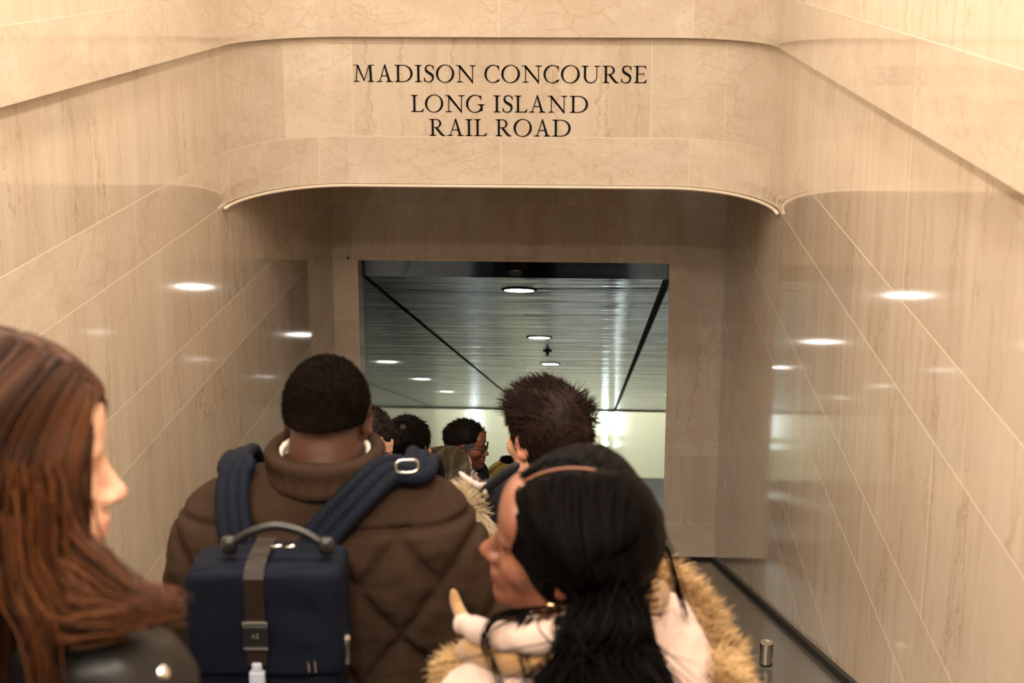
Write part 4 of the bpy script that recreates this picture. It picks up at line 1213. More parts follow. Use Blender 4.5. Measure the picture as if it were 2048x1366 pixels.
# shoulder straps: three padded ribs each, over the shoulder and down the chest
for sd, pts in ((-1, [(488, 1128), (472, 1090), (457, 1040), (447, 985), (443, 952)]), (1, [(618, 1128), (652, 1075), (706, 1024), (768, 982), (820, 962)])):
    P = []
    for (px, py) in pts:
        q = local(big, px, py, 2.72); P.append([q[0], on_back(big, q[0], q[2]) - 0.012, q[2]])
    xt = P[-1][0]
    top = []
    for y in (P[-1][1] + 0.035, -0.02, 0.05):
        top.append([xt, y, max(on_top(big, xt, y), 1.30) + 0.012])
    frontp = [[xt * 0.95, 0.12, 1.44], [xt * 0.85, 0.185, 1.33], [xt * 0.95, 0.195, 1.20]]
    S_ = spline(P + top + frontp, 5)
    for _ in range(14):
        dd = big.coatf(S_); gg = grad(big.coatf, S_)
        mv = np.clip(0.028 - dd, 0, 0.05); mv[: len(P) * 5 + 12] = (0.028 - dd)[: len(P) * 5 + 12]
        S_ = S_ + gg * mv[:, None]
    S_[1:-1] = (S_[:-2] + S_[1:-1] * 2 + S_[2:]) / 4
    f = Field()
    for o_ in (-1, 0, 1):
        T = np.gradient(S_, axis=0); T /= np.linalg.norm(T, axis=1, keepdims=True)
        nrm = grad(big.coatf, S_); W_ = np.cross(T, nrm); W_ /= np.linalg.norm(W_, axis=1, keepdims=True)
        Q_ = S_ + W_ * 0.0225 * o_
        for i in range(len(Q_) - 1): f.cone(Q_[i], Q_[i + 1], 0.0125, k=0.003)
    f.mesh('shoulder_strap', 0.0045, M['nylon'], pack)
    q = S_[len(S_) // 3]
for (px, py, rw) in ((808, 962, 0.021),):
    q = local(big, px, py, 2.76); yy = on_back(big, q[0], q[2]); c0 = np.array([q[0], yy - 0.034, q[2] + 0.008])
    mb = MB(); A = np.linspace(0, 2 * math.pi, 28)
    mb.tube([c0 + np.array([rw * math.copysign(abs(math.cos(a)) ** .6, math.cos(a)), 0.006 * math.cos(a), 0.013 * math.copysign(abs(math.sin(a)) ** .6, math.sin(a))]) for a in A], 0.0024, 8, cap=False); mb.build('strap_buckle', M['silver'], pack, smooth=True)

# ------------------------------------------------------------------ 2: woman with long black hair and fur-trimmed hood
M['coat_cream'] = cloth_mat('pale_pink_cream_cloth', (0.47, 0.34, 0.29), 0.9, 200, 0.08, 0.2, sheen=0.2)
M['fleece'] = cloth_mat('tan_fleece', (0.30, 0.165, 0.065), 0.95, 260, 0.25, 0.6, sheen=0.3)
M['fur_tan'] = hair_mat('tan_fur', (0.30, 0.175, 0.075), (0.62, 0.42, 0.21), 0.7, 0.2)
M['fur_cream'] = hair_mat('cream_fur', (0.42, 0.32, 0.20), (0.80, 0.66, 0.46), 0.7, 0.2)
hw = at(1132, 1080, 2.1)
wom = person(None, rad(86), hw, 'woman in profile, long centre-parted black hair, gold earring, cream coat with tan fur hood', 'skin_tan', hpitch=rad(4), hroll=rad(-19), fem=True, h=0.0045, lean=(-0.03, 0.03), hs=1.04,
             gaze=(rad(0), 0), jaw=0.95)
dress_lower(wom)
wom_cuts = [((0, 0.051, 0.0), (0, 1.0, -0.54))]
rg = np.random.default_rng(21)
hf_ = Field()
hf_.ell((0, -0.018, 0.032), (0.0755 + 0.015, 0.0965 + 0.010, 0.088 + 0.010), k=0.0)
hf_.cone((0, -0.060, 0.0), (0, -0.066, -0.10), 0.066, 0.048, k=0.06)
hf_.ell((-0.056, -0.004, 0.0), (0.030, 0.060, 0.060), k=0.03); hf_.ell((0.056, -0.004, 0.0), (0.030, 0.060, 0.060), k=0.03)
hf_.ell((0, 0.055, 0.13), (0.0028, 0.105, 0.040), k=0.003, op='-')
for c, n_ in wom_cuts: hf_.cut(c, n_, 0.008)
for s in (-1, 1): hf_.ell((s * 0.088, 0.004, -0.022), (0.018, 0.020, 0.026), k=0.006, op='-')
parts = []
V, Q, s = field_part(hf_, 0.0035, disp=lambda P: 0.0012 * np.sin(np.arctan2(P[:, 0], P[:, 2] + 0.02) * 0 + P[:, 1] * 0) + 0.0016 * fbm(P * [0.5, 0.5, 0.5], 120, 4), shade=lambda V: 0.3 + 0.3 * fbm(V * [1, 1, 0.3], 90, 2))
parts.append((V, Q, s))
P, N = scalp_roots(3600, wom_cuts, 5, 0.013)
kk = np.abs(P[:, 0]) > 0.008; P, N = P[kk], N[kk]
goal = np.array([0, -0.085, -0.085])
keep = lambda P: Field.prim(('e', np.array([0, -0.018, 0.032]), np.array([0.0920, 0.1080, 0.0995]), None, None, 0, '+', None), P)
def pull(p, d, i):
    side = np.sign(p[:, :1] + 1e-6) * np.array([[1.0, 0, 0]])
    g_ = goal + side * 0.03 - p
    g_ /= np.linalg.norm(g_, axis=1, keepdims=True)
    top = np.clip((p[:, 2:3] - 0.05) / 0.06, 0, 1)
    return d * 0.5 + g_ * (0.5 - 0.25 * top) + side * top * 0.5 + np.array([[0, -0.15, -0.25]]) * (1 - top)
paths = grow(P, N * 0.1 + np.sign(P[:, :1]) * np.array([[0.8, -0.2, 0]]), 16, 0.0135, pull, keep, 0.0006, 0.05, 3)
parts.append(strand_mesh('x', paths, 0.0013, 0.0006, None, None, rg.random(len(P))))
parts = place_hair(wom, parts)
# the tail: falls from the nape over the near shoulder
def tolocal(B, w): return Rz(-B.root.rotation_euler.z) @ (np.asarray(w) - (np.array(B.root.location) - [0, 0, EYE]))
nape = hpt(wom, (-0.02, -0.075, -0.07))
tail = []
for (pc, sd_, n_, wy, Yc) in ((1150, 50, 900, 1400, 1.86), (1225, 45, 450, 1390, 1.87), (1318, 16, 260, 1385, 1.92)):
    for k in range(n_):
        tgt = tolocal(wom, at(pc + rg.normal() * sd_, wy + rg.normal() * 30, Yc + rg.normal() * 0.02))
        mid = tolocal(wom, at(1235 + (pc - 1235) * 0.62 + rg.normal() * sd_ * 0.55, 1262, Yc + 0.04 + rg.normal() * 0.02))
        r0 = nape + rg.normal(size=3) * [0.022, 0.022, 0.022]
        end = tgt + (tgt - mid) * 0.9
        tail.append(spline([r0, (r0 * 0.45 + mid * 0.55) + [0, 0, 0.012], mid, tgt, end], 5))
tail = np.array(tail)
parts.append(strand_mesh('x', tail, 0.0016, 0.0005, None, None, rg.random(len(tail))))
for pts in ([(1120, 1215, 1.99), (1000, 1232, 1.95), (968, 1275, 1.94), (985, 1330, 1.93), (1010, 1400, 1.93)], [(1060, 1235, 1.95), (1040, 1262, 1.94), (1048, 1305, 1.93), (1060, 1360, 1.93)],
            [(1318, 1060, 2.1), (1338, 1110, 2.12), (1360, 1190, 2.12), (1375, 1240, 2.12)], [(1180, 1250, 1.9), (1120, 1300, 1.88), (1160, 1340, 1.87), (1220, 1380, 1.87)], [(1250, 1230, 1.92), (1240, 1300, 1.9), (1280, 1360, 1.89)]):
    base = spline([tolocal(wom, at(*p)) for p in pts], 6)
    lock = np.array([base + rg.normal(size=3) * 0.0035 + np.cumsum(rg.normal(size=base.shape) * 0.0006, 0) for _ in range(13)])
    parts.append(strand_mesh('x', lock, 0.0012, 0.0004, None, None, rg.random(13)))
join_mesh('hair', parts, M['hair_black'], wom.root)
mb = MB(); yy = np.linspace(0.076, -0.060, 16)
mb.tube([hpt(wom, (0.0, y, 0.032 + 0.0968 * math.sqrt(1 - ((y + 0.018) / 0.1060) ** 2))) for y in yy], [0.0019] * 12 + [0.0017, 0.0015, 0.0012, 0.001], 8)
o = mb.build('hair_parting', M['skin_tan'], wom.root, smooth=True); colattr(o, 'tint', np.ones((len(o.data.vertices), 3)))
# earring: gold hoop under the near ear
e = hpt(wom, (-0.083, 0.006, -0.045)); mb = MB(); A = np.linspace(0, 2 * math.pi, 26)
mb.tube([e + np.array([-0.004, 0.011 * math.cos(a) + 0.004, 0.013 * math.sin(a) - 0.012]) for a in A], 0.0028, 8, cap=False); mb.build('earring', M['gold'], wom.root, smooth=True)
# coat with bulky neckline
ex = Field()
for (px, py, Y, r) in ((1000, 1420, 2.0, 0.085), (1120, 1440, 2.0, 0.10), (1260, 1440, 2.05, 0.11)):
    ex.ell(tolocal(wom, at(px, py, Y)), (r, r, r * 0.9), k=0.06)
coat(wom, 'coat_cream', 0.030, 0.62, 0.008, name='coat', fold=0.008, extra=ex)
def chain(B, pts, r, mat, name, h=0.006, k=0.01, disp=None):
    f = Field(); P = spline([tolocal(B, at(*p)) for p in pts], 5); rs = np.interp(np.linspace(0, 1, len(P)), np.linspace(0, 1, len(np.atleast_1d(r))), np.atleast_1d(r))
    for i in range(len(P) - 1): f.cone(P[i], P[i + 1], rs[i], rs[i + 1], k=k)
    f.mesh(name, h, M[mat], B.root, disp=disp); return f, P
chain(wom, [(918, 1238, 2.16), (955, 1262, 2.02), (1040, 1275, 1.95), (1130, 1268, 1.93)], [0.010, 0.015, 0.018, 0.018], 'coat_cream', 'collar_edge', disp=lambda P: 0.004 * fbm(P, 25, 1))
chain(wom, [(940, 1300, 2.04), (1030, 1318, 1.965), (1130, 1310, 1.945)], [0.020, 0.024, 0.024], 'fleece', 'collar_lining', disp=lambda P: 0.002 * fbm(P, 60, 1))
chain(wom, [(906, 1180, 2.25), (914, 1212, 2.24), (932, 1248, 2.2)], [0.002, 0.005, 0.008], 'fleece', 'collar_tip', h=0.003)
hd = Field()
for (px, py, Y, r) in ((1310, 1235, 2.22, 0.034), (1345, 1290, 2.17, 0.046), (1368, 1370, 2.10, 0.062), (1310, 1340, 2.13, 0.06), (1240, 1340, 2.07, 0.05), (1355, 1470, 2.07, 0.085), (1260, 1440, 2.03, 0.085)):
    hd.ell(tolocal(wom, at(px, py, Y)), (r, r, r), k=0.05)
hd.mesh('hood', 0.007, M['coat_cream'], wom.root, disp=lambda P: 0.010 * fbm(P * [1, 1, 0.7], 17, 8))
chain(wom, [(1170, 1275, 2.02), (1215, 1238, 2.05), (1270, 1208, 2.1), (1320, 1185, 2.16)], [0.018, 0.030, 0.028, 0.018], 'fleece', 'hood_lining', disp=lambda P: 0.003 * fbm(P, 50, 1))

def fur(B, pts, r, mat, name, n=5000, length=0.028, seed=1, droop=0.15, local_pts=None, r0=0.0011):
    """tube of fur: core with dense tapered hairs"""
    P = spline([tolocal(B, at(*p)) for p in pts], 8) if local_pts is None else local_pts
    rs = np.interp(np.linspace(0, 1, len(P)), np.linspace(0, 1, len(r)), r)
    f = Field()
    for i in range(len(P) - 1): f.cone(P[i], P[i + 1], rs[i], rs[i + 1], k=0.01)
    V, Q, s = field_part(f, 0.006, disp=lambda P: 0.005 * fbm(P, 40, seed), shade=lambda V: 0.35 + 0.35 * fbm(V, 35, seed))
    q = np.random.default_rng(seed)
    i = q.integers(0, len(V), n)
    roots = V[i] + q.normal(size=(n, 3)) * 0.002
    N = grad(f, roots)
    tang = np.gradient(P, axis=0); near = np.argmin(((roots[:, None] - P[None]) ** 2).sum(-1), 1); T = tang[near] / (np.linalg.norm(tang[near], axis=1, keepdims=True) + 1e-9)
    D = N + 0.45 * T + q.normal(size=(n, 3)) * 0.28
    st = length / 4 * (0.5 + q.random(n))
    paths = grow(roots, D, 4, st, lambda p, d, k: d + np.array([0, 0, -droop]), None, wob=0.25, seed=seed)
    sh = np.clip(0.5 + 0.5 * fbm(roots, 30, seed + 2) + q.normal(size=n) * 0.15, 0, 1)
    return join_mesh(name, [(V, Q, s), strand_mesh('x', paths, r0, 0.0002, None, None, sh)], M[mat], B.root)
fur(wom, [(1285, 1158, 2.36), (1325, 1178, 2.34), (1372, 1232, 2.28), (1412, 1305, 2.18), (1438, 1385, 2.08), (1435, 1480, 1.98)], [0.022, 0.026, 0.028, 0.030, 0.030, 0.030], 'fur_tan', 'fur_trim', 9000, 0.026, 4)
fur(wom, [(915, 1345, 2.1), (950, 1362, 2.05), (1000, 1400, 2.0), (1040, 1450, 1.97)], [0.022, 0.028, 0.03, 0.03], 'fur_tan', 'fur_trim', 3500, 0.022, 5)

# ------------------------------------------------------------------ 3: woman with long chestnut hair beside the left wall
M['jacket_black'] = cloth_mat('black_soft_leather', (0.008, 0.007, 0.006), 0.42, 60, 0.2, 0.15, spec=0.25)
hw = at(22, 925, 1.6)
lw = person(None, rad(-22), hw, 'woman with long chestnut hair in a black jacket, turning her face towards the escalator', 'skin_pale', hyaw=rad(-50), hpitch=rad(-6), hroll=rad(0), fem=True, h=0.0055, lean=(0, 0.04), hs=1.05)
dress_lower(lw)
coat(lw, 'jacket_black', 0.026, 0.62, 0.008, name='jacket', fold=0.010)
lw_cuts = [((0, 0.024, 0.0), (0, 1.0, -0.92))]
hf_ = Field()
hf_.ell((0, -0.016, 0.034), (0.0755 + 0.014, 0.0965 + 0.022, 0.088 + 0.020), k=0.0)
hf_.cone((0.066, -0.020, 0.02), (0.066, -0.030, -0.10), 0.024, 0.026, k=0.04); hf_.cone((-0.066, -0.020, 0.02), (-0.066, -0.030, -0.10), 0.024, 0.026, k=0.04)
for c, n_ in lw_cuts: hf_.cut(c, n_, 0.01)
hf_.cone((0, -0.060, 0.0), (0, -0.085, -0.30), 0.080, 0.088, k=0.05)
hf_.cone((0.064, -0.038, -0.08), (0.074, -0.030, -0.25), 0.030, 0.042, k=0.04); hf_.cone((-0.064, -0.038, -0.08), (-0.074, -0.030, -0.25), 0.030, 0.042, k=0.04)
parts = []
V, Q, s = field_part(hf_, 0.005, disp=lambda P: 0.004 * fbm(P * [1, 1, 0.12], 75, 4), shade=lambda V: np.clip(0.32 + 0.45 * fbm(V * [1, 1, 0.1], 60, 2), 0, 1))
parts.append((V, Q, s))
rg = np.random.default_rng(33)
P, N = scalp_roots(3000, lw_cuts, 6, 0.017)
keep = hf_
bodyk = lw.coatf
def fall(p, d, i):
    side = np.sign(p[:, :1] + 1e-6) * np.array([[1.0, 0, 0]])
    top = np.clip((p[:, 2:3] - 0.03) / 0.09, 0, 1)
    return d * 0.6 + side * top * 0.6 + np.array([[0, -0.25, 0]]) * top + np.array([[0, 0.0, -1.0]]) * (1 - 0.75 * top) * 0.6
paths = grow(P, N * 0.2 + np.sign(P[:, :1]) * np.array([[0.6, -0.3, 0.0]]), 30, 0.0165, fall, keep, 0.0005, 0.07, 5)
shd = np.clip(0.42 + 0.30 * fbm(P * [1, 1, 0.3], 40, 3) + rg.normal(size=len(P)) * 0.18, 0, 1)
parts.append(strand_mesh('x', paths, 0.0016, 0.0006, None, None, shd))
parts = place_hair(lw, parts)
# locks over the shoulder and down the front
for pts, n_, w in (([(100, 1010, 1.52), (140, 1120, 1.49), (215, 1185, 1.47), (285, 1207, 1.47), (350, 1210, 1.48)], 260, 0.011), ([(80, 1000, 1.5), (105, 1130, 1.46), (170, 1215, 1.44), (250, 1222, 1.45), (330, 1218, 1.46)], 260, 0.012),
                   ([(80, 980, 1.5), (125, 1090, 1.48), (200, 1150, 1.47), (250, 1185, 1.46)], 260, 0.014), ([(20, 1040, 1.43), (35, 1180, 1.41), (75, 1260, 1.40), (92, 1366, 1.40), (95, 1440, 1.40)], 110, 0.006),
                   ([(60, 980, 1.45), (70, 1120, 1.44), (120, 1230, 1.43), (200, 1240, 1.43), (270, 1230, 1.44)], 260, 0.013)):
    base = spline([tolocal(lw, at(*p)) for p in pts], 7)
    tp = np.linspace(1.0, 0.55, len(base))[None, :, None]
    lock = np.array([base + (rg.normal(size=(1, 3)) * w) * tp[0] + np.cumsum(rg.normal(size=base.shape) * 0.0007, 0) for _ in range(n_)])
    parts.append(strand_mesh('x', lock, 0.0015, 0.0004, None, None, np.clip(0.42 + rg.normal(size=n_) * 0.28, 0, 1)))
join_mesh('hair', parts, M['hair_chestnut'], lw.root)
q = tolocal(lw, at(459, 1302, 1.42)); yq = np.array([q[0], q[1], q[2]])
dq = lw.coatf(yq[None])[0]; gq = grad(lw.coatf, yq[None])[0]; yq = yq - gq * dq
mb = MB(); mb.tube([yq - gq * 0.004, yq + gq * 0.005, yq + gq * 0.007], [0.0075, 0.0075, 0.005], 16); mb.build('snap_button', M['silver'], lw.root, smooth=False)

TUCK = {s: ((0.035, -0.01, -0.29), (-0.02, 0.11, -0.225)) for s in (-1, 1)}

# ------------------------------------------------------------------ 4: man with spiky brown hair
M['parka'] = cloth_mat('dark_parka_cloth', (0.010, 0.011, 0.016), 0.7, 300, 0.2, 0.25)
M['parka_grey'] = cloth_mat('grey_brown_wool', (0.060, 0.050, 0.044), 0.9, 300, 0.2, 0.3)
M['lining'] = cloth_mat('pale_lining', (0.50, 0.38, 0.38), 0.8, 200, 0.08)
hw = at(1094, 876, 3.6)
hm_ = person(None, rad(8), hw, 'man with spiky brown hair and dark parka with cream fur hood, turned away', 'skin_mid', hyaw=rad(34), hpitch=rad(-2), h=0.006, lean=(0, 0.03), hs=1.06, brow_mat=M['lash'], lift_=-0.08, sw=0.185, arms=TUCK)
dress_lower(hm_)
hm_cuts = [((0, 0.094, 0.062), (0, 0.92, -0.40)), ((0, 0.036, -0.005), (0, 0.74, -0.67)), ((0, -0.06, -0.062), (0, 0.25, -1))]
crown = Field(); crown.ell((0, 0.020, 0.094), (0.062, 0.082, 0.034), k=0.03)
f = scalp_field(0.010, hm_cuts)
f2 = Field(); f2.p = [f.p[0]] + crown.p + f.p[1:]
parts = []
V, Q, s = field_part(f2, 0.0035, disp=lambda P: 0.0022 * fbm(P * [1, 0.3, 1], 60, 4), shade=lambda V: 0.35 + 0.3 * fbm(V * [1, 0.4, 1], 60, 2))
parts.append((V, Q, s))
rg = np.random.default_rng(44)
P, N = scalp_roots(4200, hm_cuts, 8, 0.008)
swirl = np.array([0.012, -0.070, 0.085])
r_ = P - swirl
tang = np.cross(N, r_ / (np.linalg.norm(r_, axis=1, keepdims=True) + 1e-6))
fwd = np.array([[0.0, 0.75, 0.25]]) * np.clip((P[:, 2:3] - 0.03) / 0.05, 0, 1) + np.array([[0, -0.35, -0.8]]) * np.clip((0.05 - P[:, 2:3]) / 0.06, 0, 1)
D = fwd + 0.35 * tang + 0.14 * N + rg.normal(size=P.shape) * 0.09
L_ = np.where(P[:, 2] > 0.06, 0.040, 0.018) * (0.6 + 0.7 * rg.random(len(P)))
paths = grow(P, D, 7, L_ / 7, lambda p, d, i: d + 0.02 * N, None, wob=0.04, seed=2)
parts.append(strand_mesh('x', paths, 0.0013, 0.0003, None, None, rg.random(len(P))))
sw_ = P[np.argsort(((P - swirl) ** 2).sum(1))[:700]]
paths = grow(sw_, np.array([[0.25, 0.8, 0.35]]) + rg.normal(size=sw_.shape) * 0.25, 7, 0.005, lambda p, d, i: d + np.array([[0, 0, -0.05]]), None, wob=0.06, seed=12)
parts.append(strand_mesh('x', paths, 0.0014, 0.0003, None, None, rg.random(len(sw_))))
# tufts standing out over the brow and at the crown
tuf = []
def near_scalp(c, sd):
    c = np.asarray(c) + rg.normal(size=3) * sd
    return P[np.argmin(((P - c) ** 2).sum(1))] + 0.3 * rg.normal(size=3) * 0.004
for k in range(170):
    p = near_scalp([(rg.random() - 0.5) * 0.10, 0.078, 0.085], 0.01)
    d = np.array([0.5 * (p[0] / 0.05) + rg.normal() * 0.2, 0.9, 0.45 + 0.35 * rg.normal()])
    tuf.append((p, d, 0.038))
for k in range(130):
    p = near_scalp([0.040, -0.078, 0.075], 0.018)
    d = np.array([0.75, -0.55, 0.35 + 0.55 * rg.normal()])
    tuf.append((p, d, 0.034))
Pt = np.array([t[0] for t in tuf]); Dt = np.array([t[1] for t in tuf]); Lt = np.array([t[2] for t in tuf]) * (0.6 + 0.6 * rg.random(len(tuf)))
cl = np.random.default_rng(2).normal(size=(len(tuf), 3)) * 0.1
paths = grow(Pt, Dt + cl, 7, Lt / 7, lambda p, d, i: d + np.array([[0, 0, 0.06]]), None, wob=0.15, seed=9)
parts.append(strand_mesh('x', paths, 0.0015, 0.0003, None, None, rg.random(len(Pt))))
join_mesh('hair', place_hair(hm_, parts), M['hair_brown'], hm_.root)
coat(hm_, 'parka', 0.030, 0.60, 0.009, name='parka', fold=0.008)
collar_ring(hm_, 'parka_grey', 0.092, 0.020, 0.0, name='wool_collar', y=0.02, height=0.035, tilt=0.01)
# hood lying back over the far shoulder, pale lining edge, cream fur
chain(hm_, [(925, 1010, 3.34), (955, 1018, 3.30), (990, 1010, 3.26), (1040, 998, 3.22), (1110, 1000, 3.2)], [0.028, 0.036, 0.042, 0.048, 0.05], 'parka', 'hood', h=0.008, k=0.03, disp=lambda P: 0.005 * fbm(P, 20, 3))
chain(hm_, [(918, 944, 3.28), (940, 962, 3.25), (962, 973, 3.22), (976, 968, 3.2)], [0.002, 0.0035, 0.004, 0.002], 'lining', 'lining_edge', h=0.003)
chain(hm_, [(966, 982, 3.20), (985, 968, 3.18), (1010, 948, 3.16), (1035, 930, 3.15)], [0.005, 0.008, 0.008, 0.006], 'parka', 'hood_edge', h=0.004)
q = tolocal(hm_, at(972, 990, 3.13)); mb = MB(); mb.tube([q + [0, 0.02, 0], q + [0, -0.006, 0]], [0.006, 0.006], 12); mb.build('snap_button', M['silver'], hm_.root)
fur(hm_, [(945, 994, 3.28), (935, 1014, 3.24), (940, 1044, 3.2), (962, 1078, 3.2), (995, 1106, 3.2)], [0.016, 0.028, 0.034, 0.032, 0.026], 'fur_cream', 'fur_trim', 5000, 0.030, 7, droop=0.1)

# ------------------------------------------------------------------ 5: man with thinning crown
M['coat_black'] = cloth_mat('black_wool', (0.006, 0.006, 0.007), 0.85, 300, 0.2, 0.3)
hw = at(815, 895, 5.7)
def beard(L, col, V):
    b = np.clip((-0.030 - L[:, 2]) / 0.015, 0, 1) * np.clip((L[:, 1] + 0.012) / 0.015, 0, 1) * (1 - np.exp(-((L[:, 0] / 0.024) ** 2 + ((L[:, 2] + 0.0665) / 0.010) ** 2)))
    b *= np.clip((0.135 + L[:, 2]) / 0.02, 0, 1)
    b = np.maximum(b, 0.93 * (L[:, 2] > 0.05))
    return col * (1 - 0.93 * b[:, None])
bm = person(None, rad(-6), hw, 'dark-haired bearded man in black coat with a thinning crown, seen from behind', 'skin_pale', hyaw=rad(-24), hpitch=rad(-3), h=0.0065, lean=(0, 0.03), hs=1.0, tint=beard, arms=TUCK)
short_hair(bm, 'hair_black', 0.012, MEN_CUTS, 2600, 0.022, 0.2, 0.0011, 3, comb=(0.2, 0.3, -0.8), rough=0.002, bald=((0.026, -0.066, 0.110), (0.018, 0.018, 0.018)))
dress_lower(bm); coat(bm, 'coat_black', 0.026, 0.60, 0.011); collar_ring(bm, 'coat_black', 0.083, 0.014, -0.005, y=0.02, height=0.028)

# ------------------------------------------------------------------ 6: man facing up the escalator, half hidden
hw = at(741, 893, 5.2)
fm = person(None, rad(-152), hw, 'man with wavy dark hair facing up the escalator, half hidden behind the brown jacket', 'skin_pale', hyaw=rad(0), hpitch=rad(-14), h=0.0065, lean=(0, 0.03), sdy=-0.3, arms=TUCK)
short_hair(fm, 'hair_dark', 0.018, [((0, 0.080, 0.050), (0, 0.9, -0.42)), ((0, 0.040, -0.005), (0, 0.72, -0.7)), ((0, -0.06, -0.066), (0, 0.25, -1))], 2200, 0.022, 0.3, 0.0012, 5, comb=(0.5, -0.6, 0.1), rough=0.004)
dress_lower(fm); coat(fm, 'coat_black', 0.022, 0.62, 0.012); collar_ring(fm, 'coat_black', 0.083, 0.014, -0.005, y=0.02, height=0.02)

# ------------------------------------------------------------------ 7: woman with straight shiny brown hair
hw = at(902, 948, 6.6)
bw = person(None, rad(-10), hw, 'woman with straight shiny brown hair tucked behind one ear, dark coat, seen from behind', 'skin_mid', hyaw=rad(-42), h=0.0065, fem=True, lean=(0, 0.03), hs=0.98)
dress_lower(bw); coat(bw, 'parka', 0.026, 0.55, 0.011)
def long_hair(B, mat, cuts, n=1600, L=0.34, seed=3, ear_cut=True, r0=0.0016, fall_w=0.06):
    f = Field(); f.ell((0, -0.016, 0.032), (0.0755 + 0.014, 0.0965 + 0.016, 0.088 + 0.014), k=0.0)
    f.cone((0, -0.058, 0.0), (0, -0.066, -L * 0.5), 0.075, fall_w, k=0.05)
    for s in (-1, 1): f.cone((s * 0.062, -0.022, 0.02), (s * 0.055, -0.03, -0.12), 0.032, 0.03, k=0.03)
    for c, n_ in cuts: f.cut(c, n_, 0.008)
    if ear_cut: 
        for s in (-1, 1): f.ell((s * 0.09, 0.0, -0.012), (0.022, 0.022, 0.032), k=0.005, op='-')
    g = np.random.default_rng(seed)
    V, Q, s = field_part(f, 0.0045, disp=lambda P: 0.0025 * fbm(P * [1, 1, 0.12], 90, seed), shade=lambda V: np.clip(0.4 + 0.4 * fbm(V * [1, 1, 0.1], 80, 2), 0, 1))
    P, N = scalp_roots(n, cuts, seed, 0.011)
    def fall(p, d, i):
        side = np.sign(p[:, :1] + 1e-6) * np.array([[1.0, 0, 0]]); top = np.clip((p[:, 2:3] - 0.03) / 0.09, 0, 1)
        return d * 0.6 + side * top * 0.5 + np.array([[0, -0.35, 0]]) * top + np.array([[0, -0.08, -1.0]]) * (1 - 0.75 * top) * 0.6
    paths = grow(P, N * 0.2 + np.sign(P[:, :1]) * np.array([[0.5, -0.3, 0.0]]), 18, L / 18, fall, f, 0.0008, 0.05, seed)
    return join_mesh('hair', place_hair(B, [(V, Q, s), strand_mesh('x', paths, r0, 0.0006, None, None, g.random(len(P)))]), M[mat], B.root)
long_hair(bw, 'hair_olive', [((0, 0.085, 0.058), (0, 0.92, -0.40)), ((0, 0.036, -0.02), (0, 0.85, -0.5))], L=0.26)
collar_ring(bw, 'parka', 0.085, 0.018, -0.01, y=0.02, height=0.03)

# ------------------------------------------------------------------ 8: smiling man with glasses
M['suit'] = cloth_mat('black_suit_cloth', (0.007, 0.007, 0.009), 0.75, 300, 0.15, 0.2)
M['shirt_white'] = cloth_mat('white_shirt_cotton', (0.78, 0.76, 0.78), 0.7, 300, 0.03)
M['tie'] = cloth_mat('dark_purple_silk', (0.045, 0.014, 0.055), 0.45, 200, 0.2, 0.1)
def stubble(L, col, V):
    b = np.clip((-0.030 - L[:, 2]) / 0.02, 0, 1) * np.clip((L[:, 1] - 0.0) / 0.02, 0, 1) * (1 - np.exp(-((L[:, 0] / 0.026) ** 2 + ((L[:, 2] + 0.0665) / 0.011) ** 2)))
    return col * (1 - 0.55 * b[:, None] * np.array([0.9, 1, 1]))
hw = at(934, 889, 7.8)
gm = person(None, rad(-108), hw, 'smiling man in glasses, dark suit, white shirt and purple tie, in profile', 'skin_tan', hyaw=rad(8), hpitch=rad(-6), h=0.005, lean=(0, 0.04), tint=stubble, smile=True, hs=1.02)
dress_lower(gm, 'suit')
short_hair(gm, 'hair_dark', 0.012, [((0, 0.093, 0.062), (0, 0.86, -0.5)), ((0, 0.030, 0.035), (0, 0.3, -1)), ((0, -0.06, 0.005), (0, 0.2, -1))], 2200, 0.026, 0.30, 0.0013, 6, comb=(0.1, -0.8, 0.2), rough=0.0025)
short_hair(gm, 'hair_grey', 0.006, [((0, 0.040, 0.0), (0, 0.80, -0.6)), ((0, 0.0, 0.052), (0, 0.0, 1)), ((0, -0.06, -0.060), (0, 0.25, -1))], 1500, 0.010, 0.4, 0.0010, 7, comb=(0, -0.4, -0.8), rough=0.0015, name='side_hair')
coat(gm, 'suit', 0.020, 0.62, 0.008, name='suit_jacket', fold=0.005)
collar_ring(gm, 'shirt_white', 0.070, 0.0075, 0.004, name='shirt_collar', y=0.022, height=0.030, tilt=-0.012, h=0.004)
# shirt front and tie down the open jacket
def on_front(B, x, z):
    P = np.array([[x, 0.5 - 0.002 * i, z] for i in range(300)]); d = B.coatf(P); k = np.argmax(d < 0); return P[k, 1]
zt_ = gm.nb[2] + 0.0
f = Field()
for k in range(8):
    z = zt_ - 0.01 - 0.028 * k; w = 0.052 - 0.006 * k; y = on_front(gm, 0, z) - 0.004
    f.cone((-w, y - 0.010, z), (w, y - 0.010, z), 0.014, k=0.012)
f.mesh('shirt_front', 0.005, M['shirt_white'], gm.root)
f = Field(); y = on_front(gm, 0, zt_ - 0.02)
f.ell((0, max(y, gm.nb[1] + 0.088) + 0.006, zt_ - 0.006), (0.017, 0.012, 0.018), k=0.004)
for k in range(10):
    z = zt_ - 0.03 - 0.028 * k; f.cone((0, on_front(gm, 0, z) + 0.010, z), (0, on_front(gm, 0, z - 0.028) + 0.010, z - 0.028), 0.014 + 0.002 * k, 0.016 + 0.002 * k, k=0.004, sq=(1.3, 0.45, 1))
f.mesh('tie', 0.004, M['tie'], gm.root)
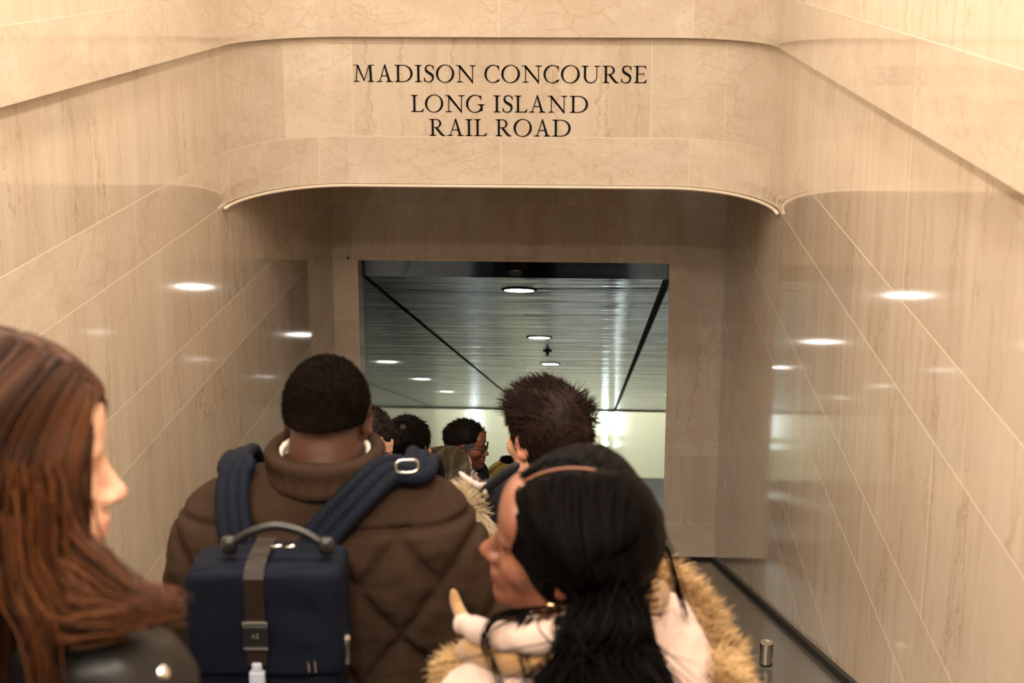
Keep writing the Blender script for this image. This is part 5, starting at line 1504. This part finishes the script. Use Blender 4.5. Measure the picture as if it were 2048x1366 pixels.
for sd in (-1, 1):
    f = Field()
    for k in range(8):
        z = zt_ + 0.02 - 0.035 * k; x = sd * (0.072 - 0.008 * k); y = on_front(gm, x, min(z, zt_ - 0.02)) + 0.004
        f.cone((x, y, z), (sd * (0.072 - 0.008 * (k + 1)), on_front(gm, x, z - 0.035) + 0.004, z - 0.035), 0.015 + 0.0025 * (k < 5) * k, k=0.006, sq=(1.3, 0.6, 1))
    f.mesh('lapel', 0.005, M['suit'], gm.root)
# glasses
M['frame'] = plain('black_acetate', (0.006, 0.006, 0.007), 0.25)
t = NT('clear_lens'); gl = t.n('ShaderNodeBsdfGlass', {'Roughness': 0.0, 'IOR': 1.15}); t.t.links.new(gl.outputs[0], t.out.inputs[0]); M['lens'] = t.m
mb = MB(); rims = []
for s in (-1, 1):
    A = np.linspace(0, 2 * math.pi, 30)
    mb.tube([hpt(gm, (s * 0.033 + 0.0245 * math.copysign(abs(math.cos(a)) ** .7, math.cos(a)), 0.103 - 0.006 * abs(math.cos(a)) * (s * math.cos(a) > 0), 0.001 + 0.0185 * math.copysign(abs(math.sin(a)) ** .75, math.sin(a)))) for a in A], 0.0026, 8, cap=False)
    mb.tube([hpt(gm, p) for p in ((s * 0.058, 0.097, 0.008), (s * 0.072, 0.085, 0.009), (s * 0.083, 0.02, 0.010), (s * 0.085, -0.012, 0.006), (s * 0.083, -0.026, -0.014))], 0.0024, 8)
mb.tube([hpt(gm, p) for p in ((-0.010, 0.103, 0.005), (0, 0.107, 0.007), (0.010, 0.103, 0.005))], 0.0024, 8)
gls = mb.build('glasses', M['frame'], gm.root, smooth=True)
for s in (-1, 1):
    mb = MB(); c0 = hpt(gm, (s * 0.033, 0.1015, 0.001)); d = gm.R @ np.array([0, 1.0, 0]); ux_ = gm.R @ np.array([1.0, 0, 0]); uz_ = gm.R @ np.array([0, 0, 1.0])
    ring = [c0 + ux_ * 0.0245 * math.copysign(abs(math.cos(a)) ** .7, math.cos(a)) + uz_ * 0.0185 * math.copysign(abs(math.sin(a)) ** .75, math.sin(a)) for a in np.linspace(0, 2 * math.pi, 30)[:-1]]
    n_ = len(ring); mb.add([p - d * 0.0006 for p in ring] + [p + d * 0.0006 for p in ring], [tuple(range(n_)), tuple(range(2 * n_ - 1, n_ - 1, -1))] + [(i, (i + 1) % n_, n_ + (i + 1) % n_, n_ + i) for i in range(n_)])
    mb.build('lens', M['lens'], gls)

# ------------------------------------------------------------------ 9: blonde woman with a dark hair tie on her bun
hw = at(1018, 958, 8.9)
bl = person(None, rad(4), hw, 'blonde woman with dark tufted topknot, mostly hidden behind the spiky-haired man', 'skin_mid', hyaw=rad(10), h=0.007, fem=True, lean=(0, 0.03), hs=1.0)
dress_lower(bl); coat(bl, 'coat_black', 0.026, 0.58, 0.012)
long_hair(bl, 'hair_blond', [((0, 0.085, 0.058), (0, 0.92, -0.40)), ((0, 0.036, -0.02), (0, 0.85, -0.5))], L=0.30, seed=9)
rg = np.random.default_rng(90)
bc = np.array([0, -0.03, 0.125])
f = Field(); f.ell(bc, (0.045, 0.042, 0.026), k=0.0)
V, Q, s = field_part(f, 0.005, disp=lambda P: 0.006 * fbm(P, 45, 2), shade=0.3)
d = rg.normal(size=(500, 3)); d[:, 2] = np.abs(d[:, 2]) * 0.7; d /= np.linalg.norm(d, axis=1, keepdims=True)
paths = grow(bc + d * [0.04, 0.038, 0.022], d + rg.normal(size=d.shape) * 0.5, 6, 0.005, lambda p, d, i: d, None, wob=0.8, seed=4)
join_mesh('topknot', place_hair(bl, [(V, Q, s), strand_mesh('x', paths, 0.0016, 0.0004, None, None, rg.random(500))]), M['hair_black'], bl.root)
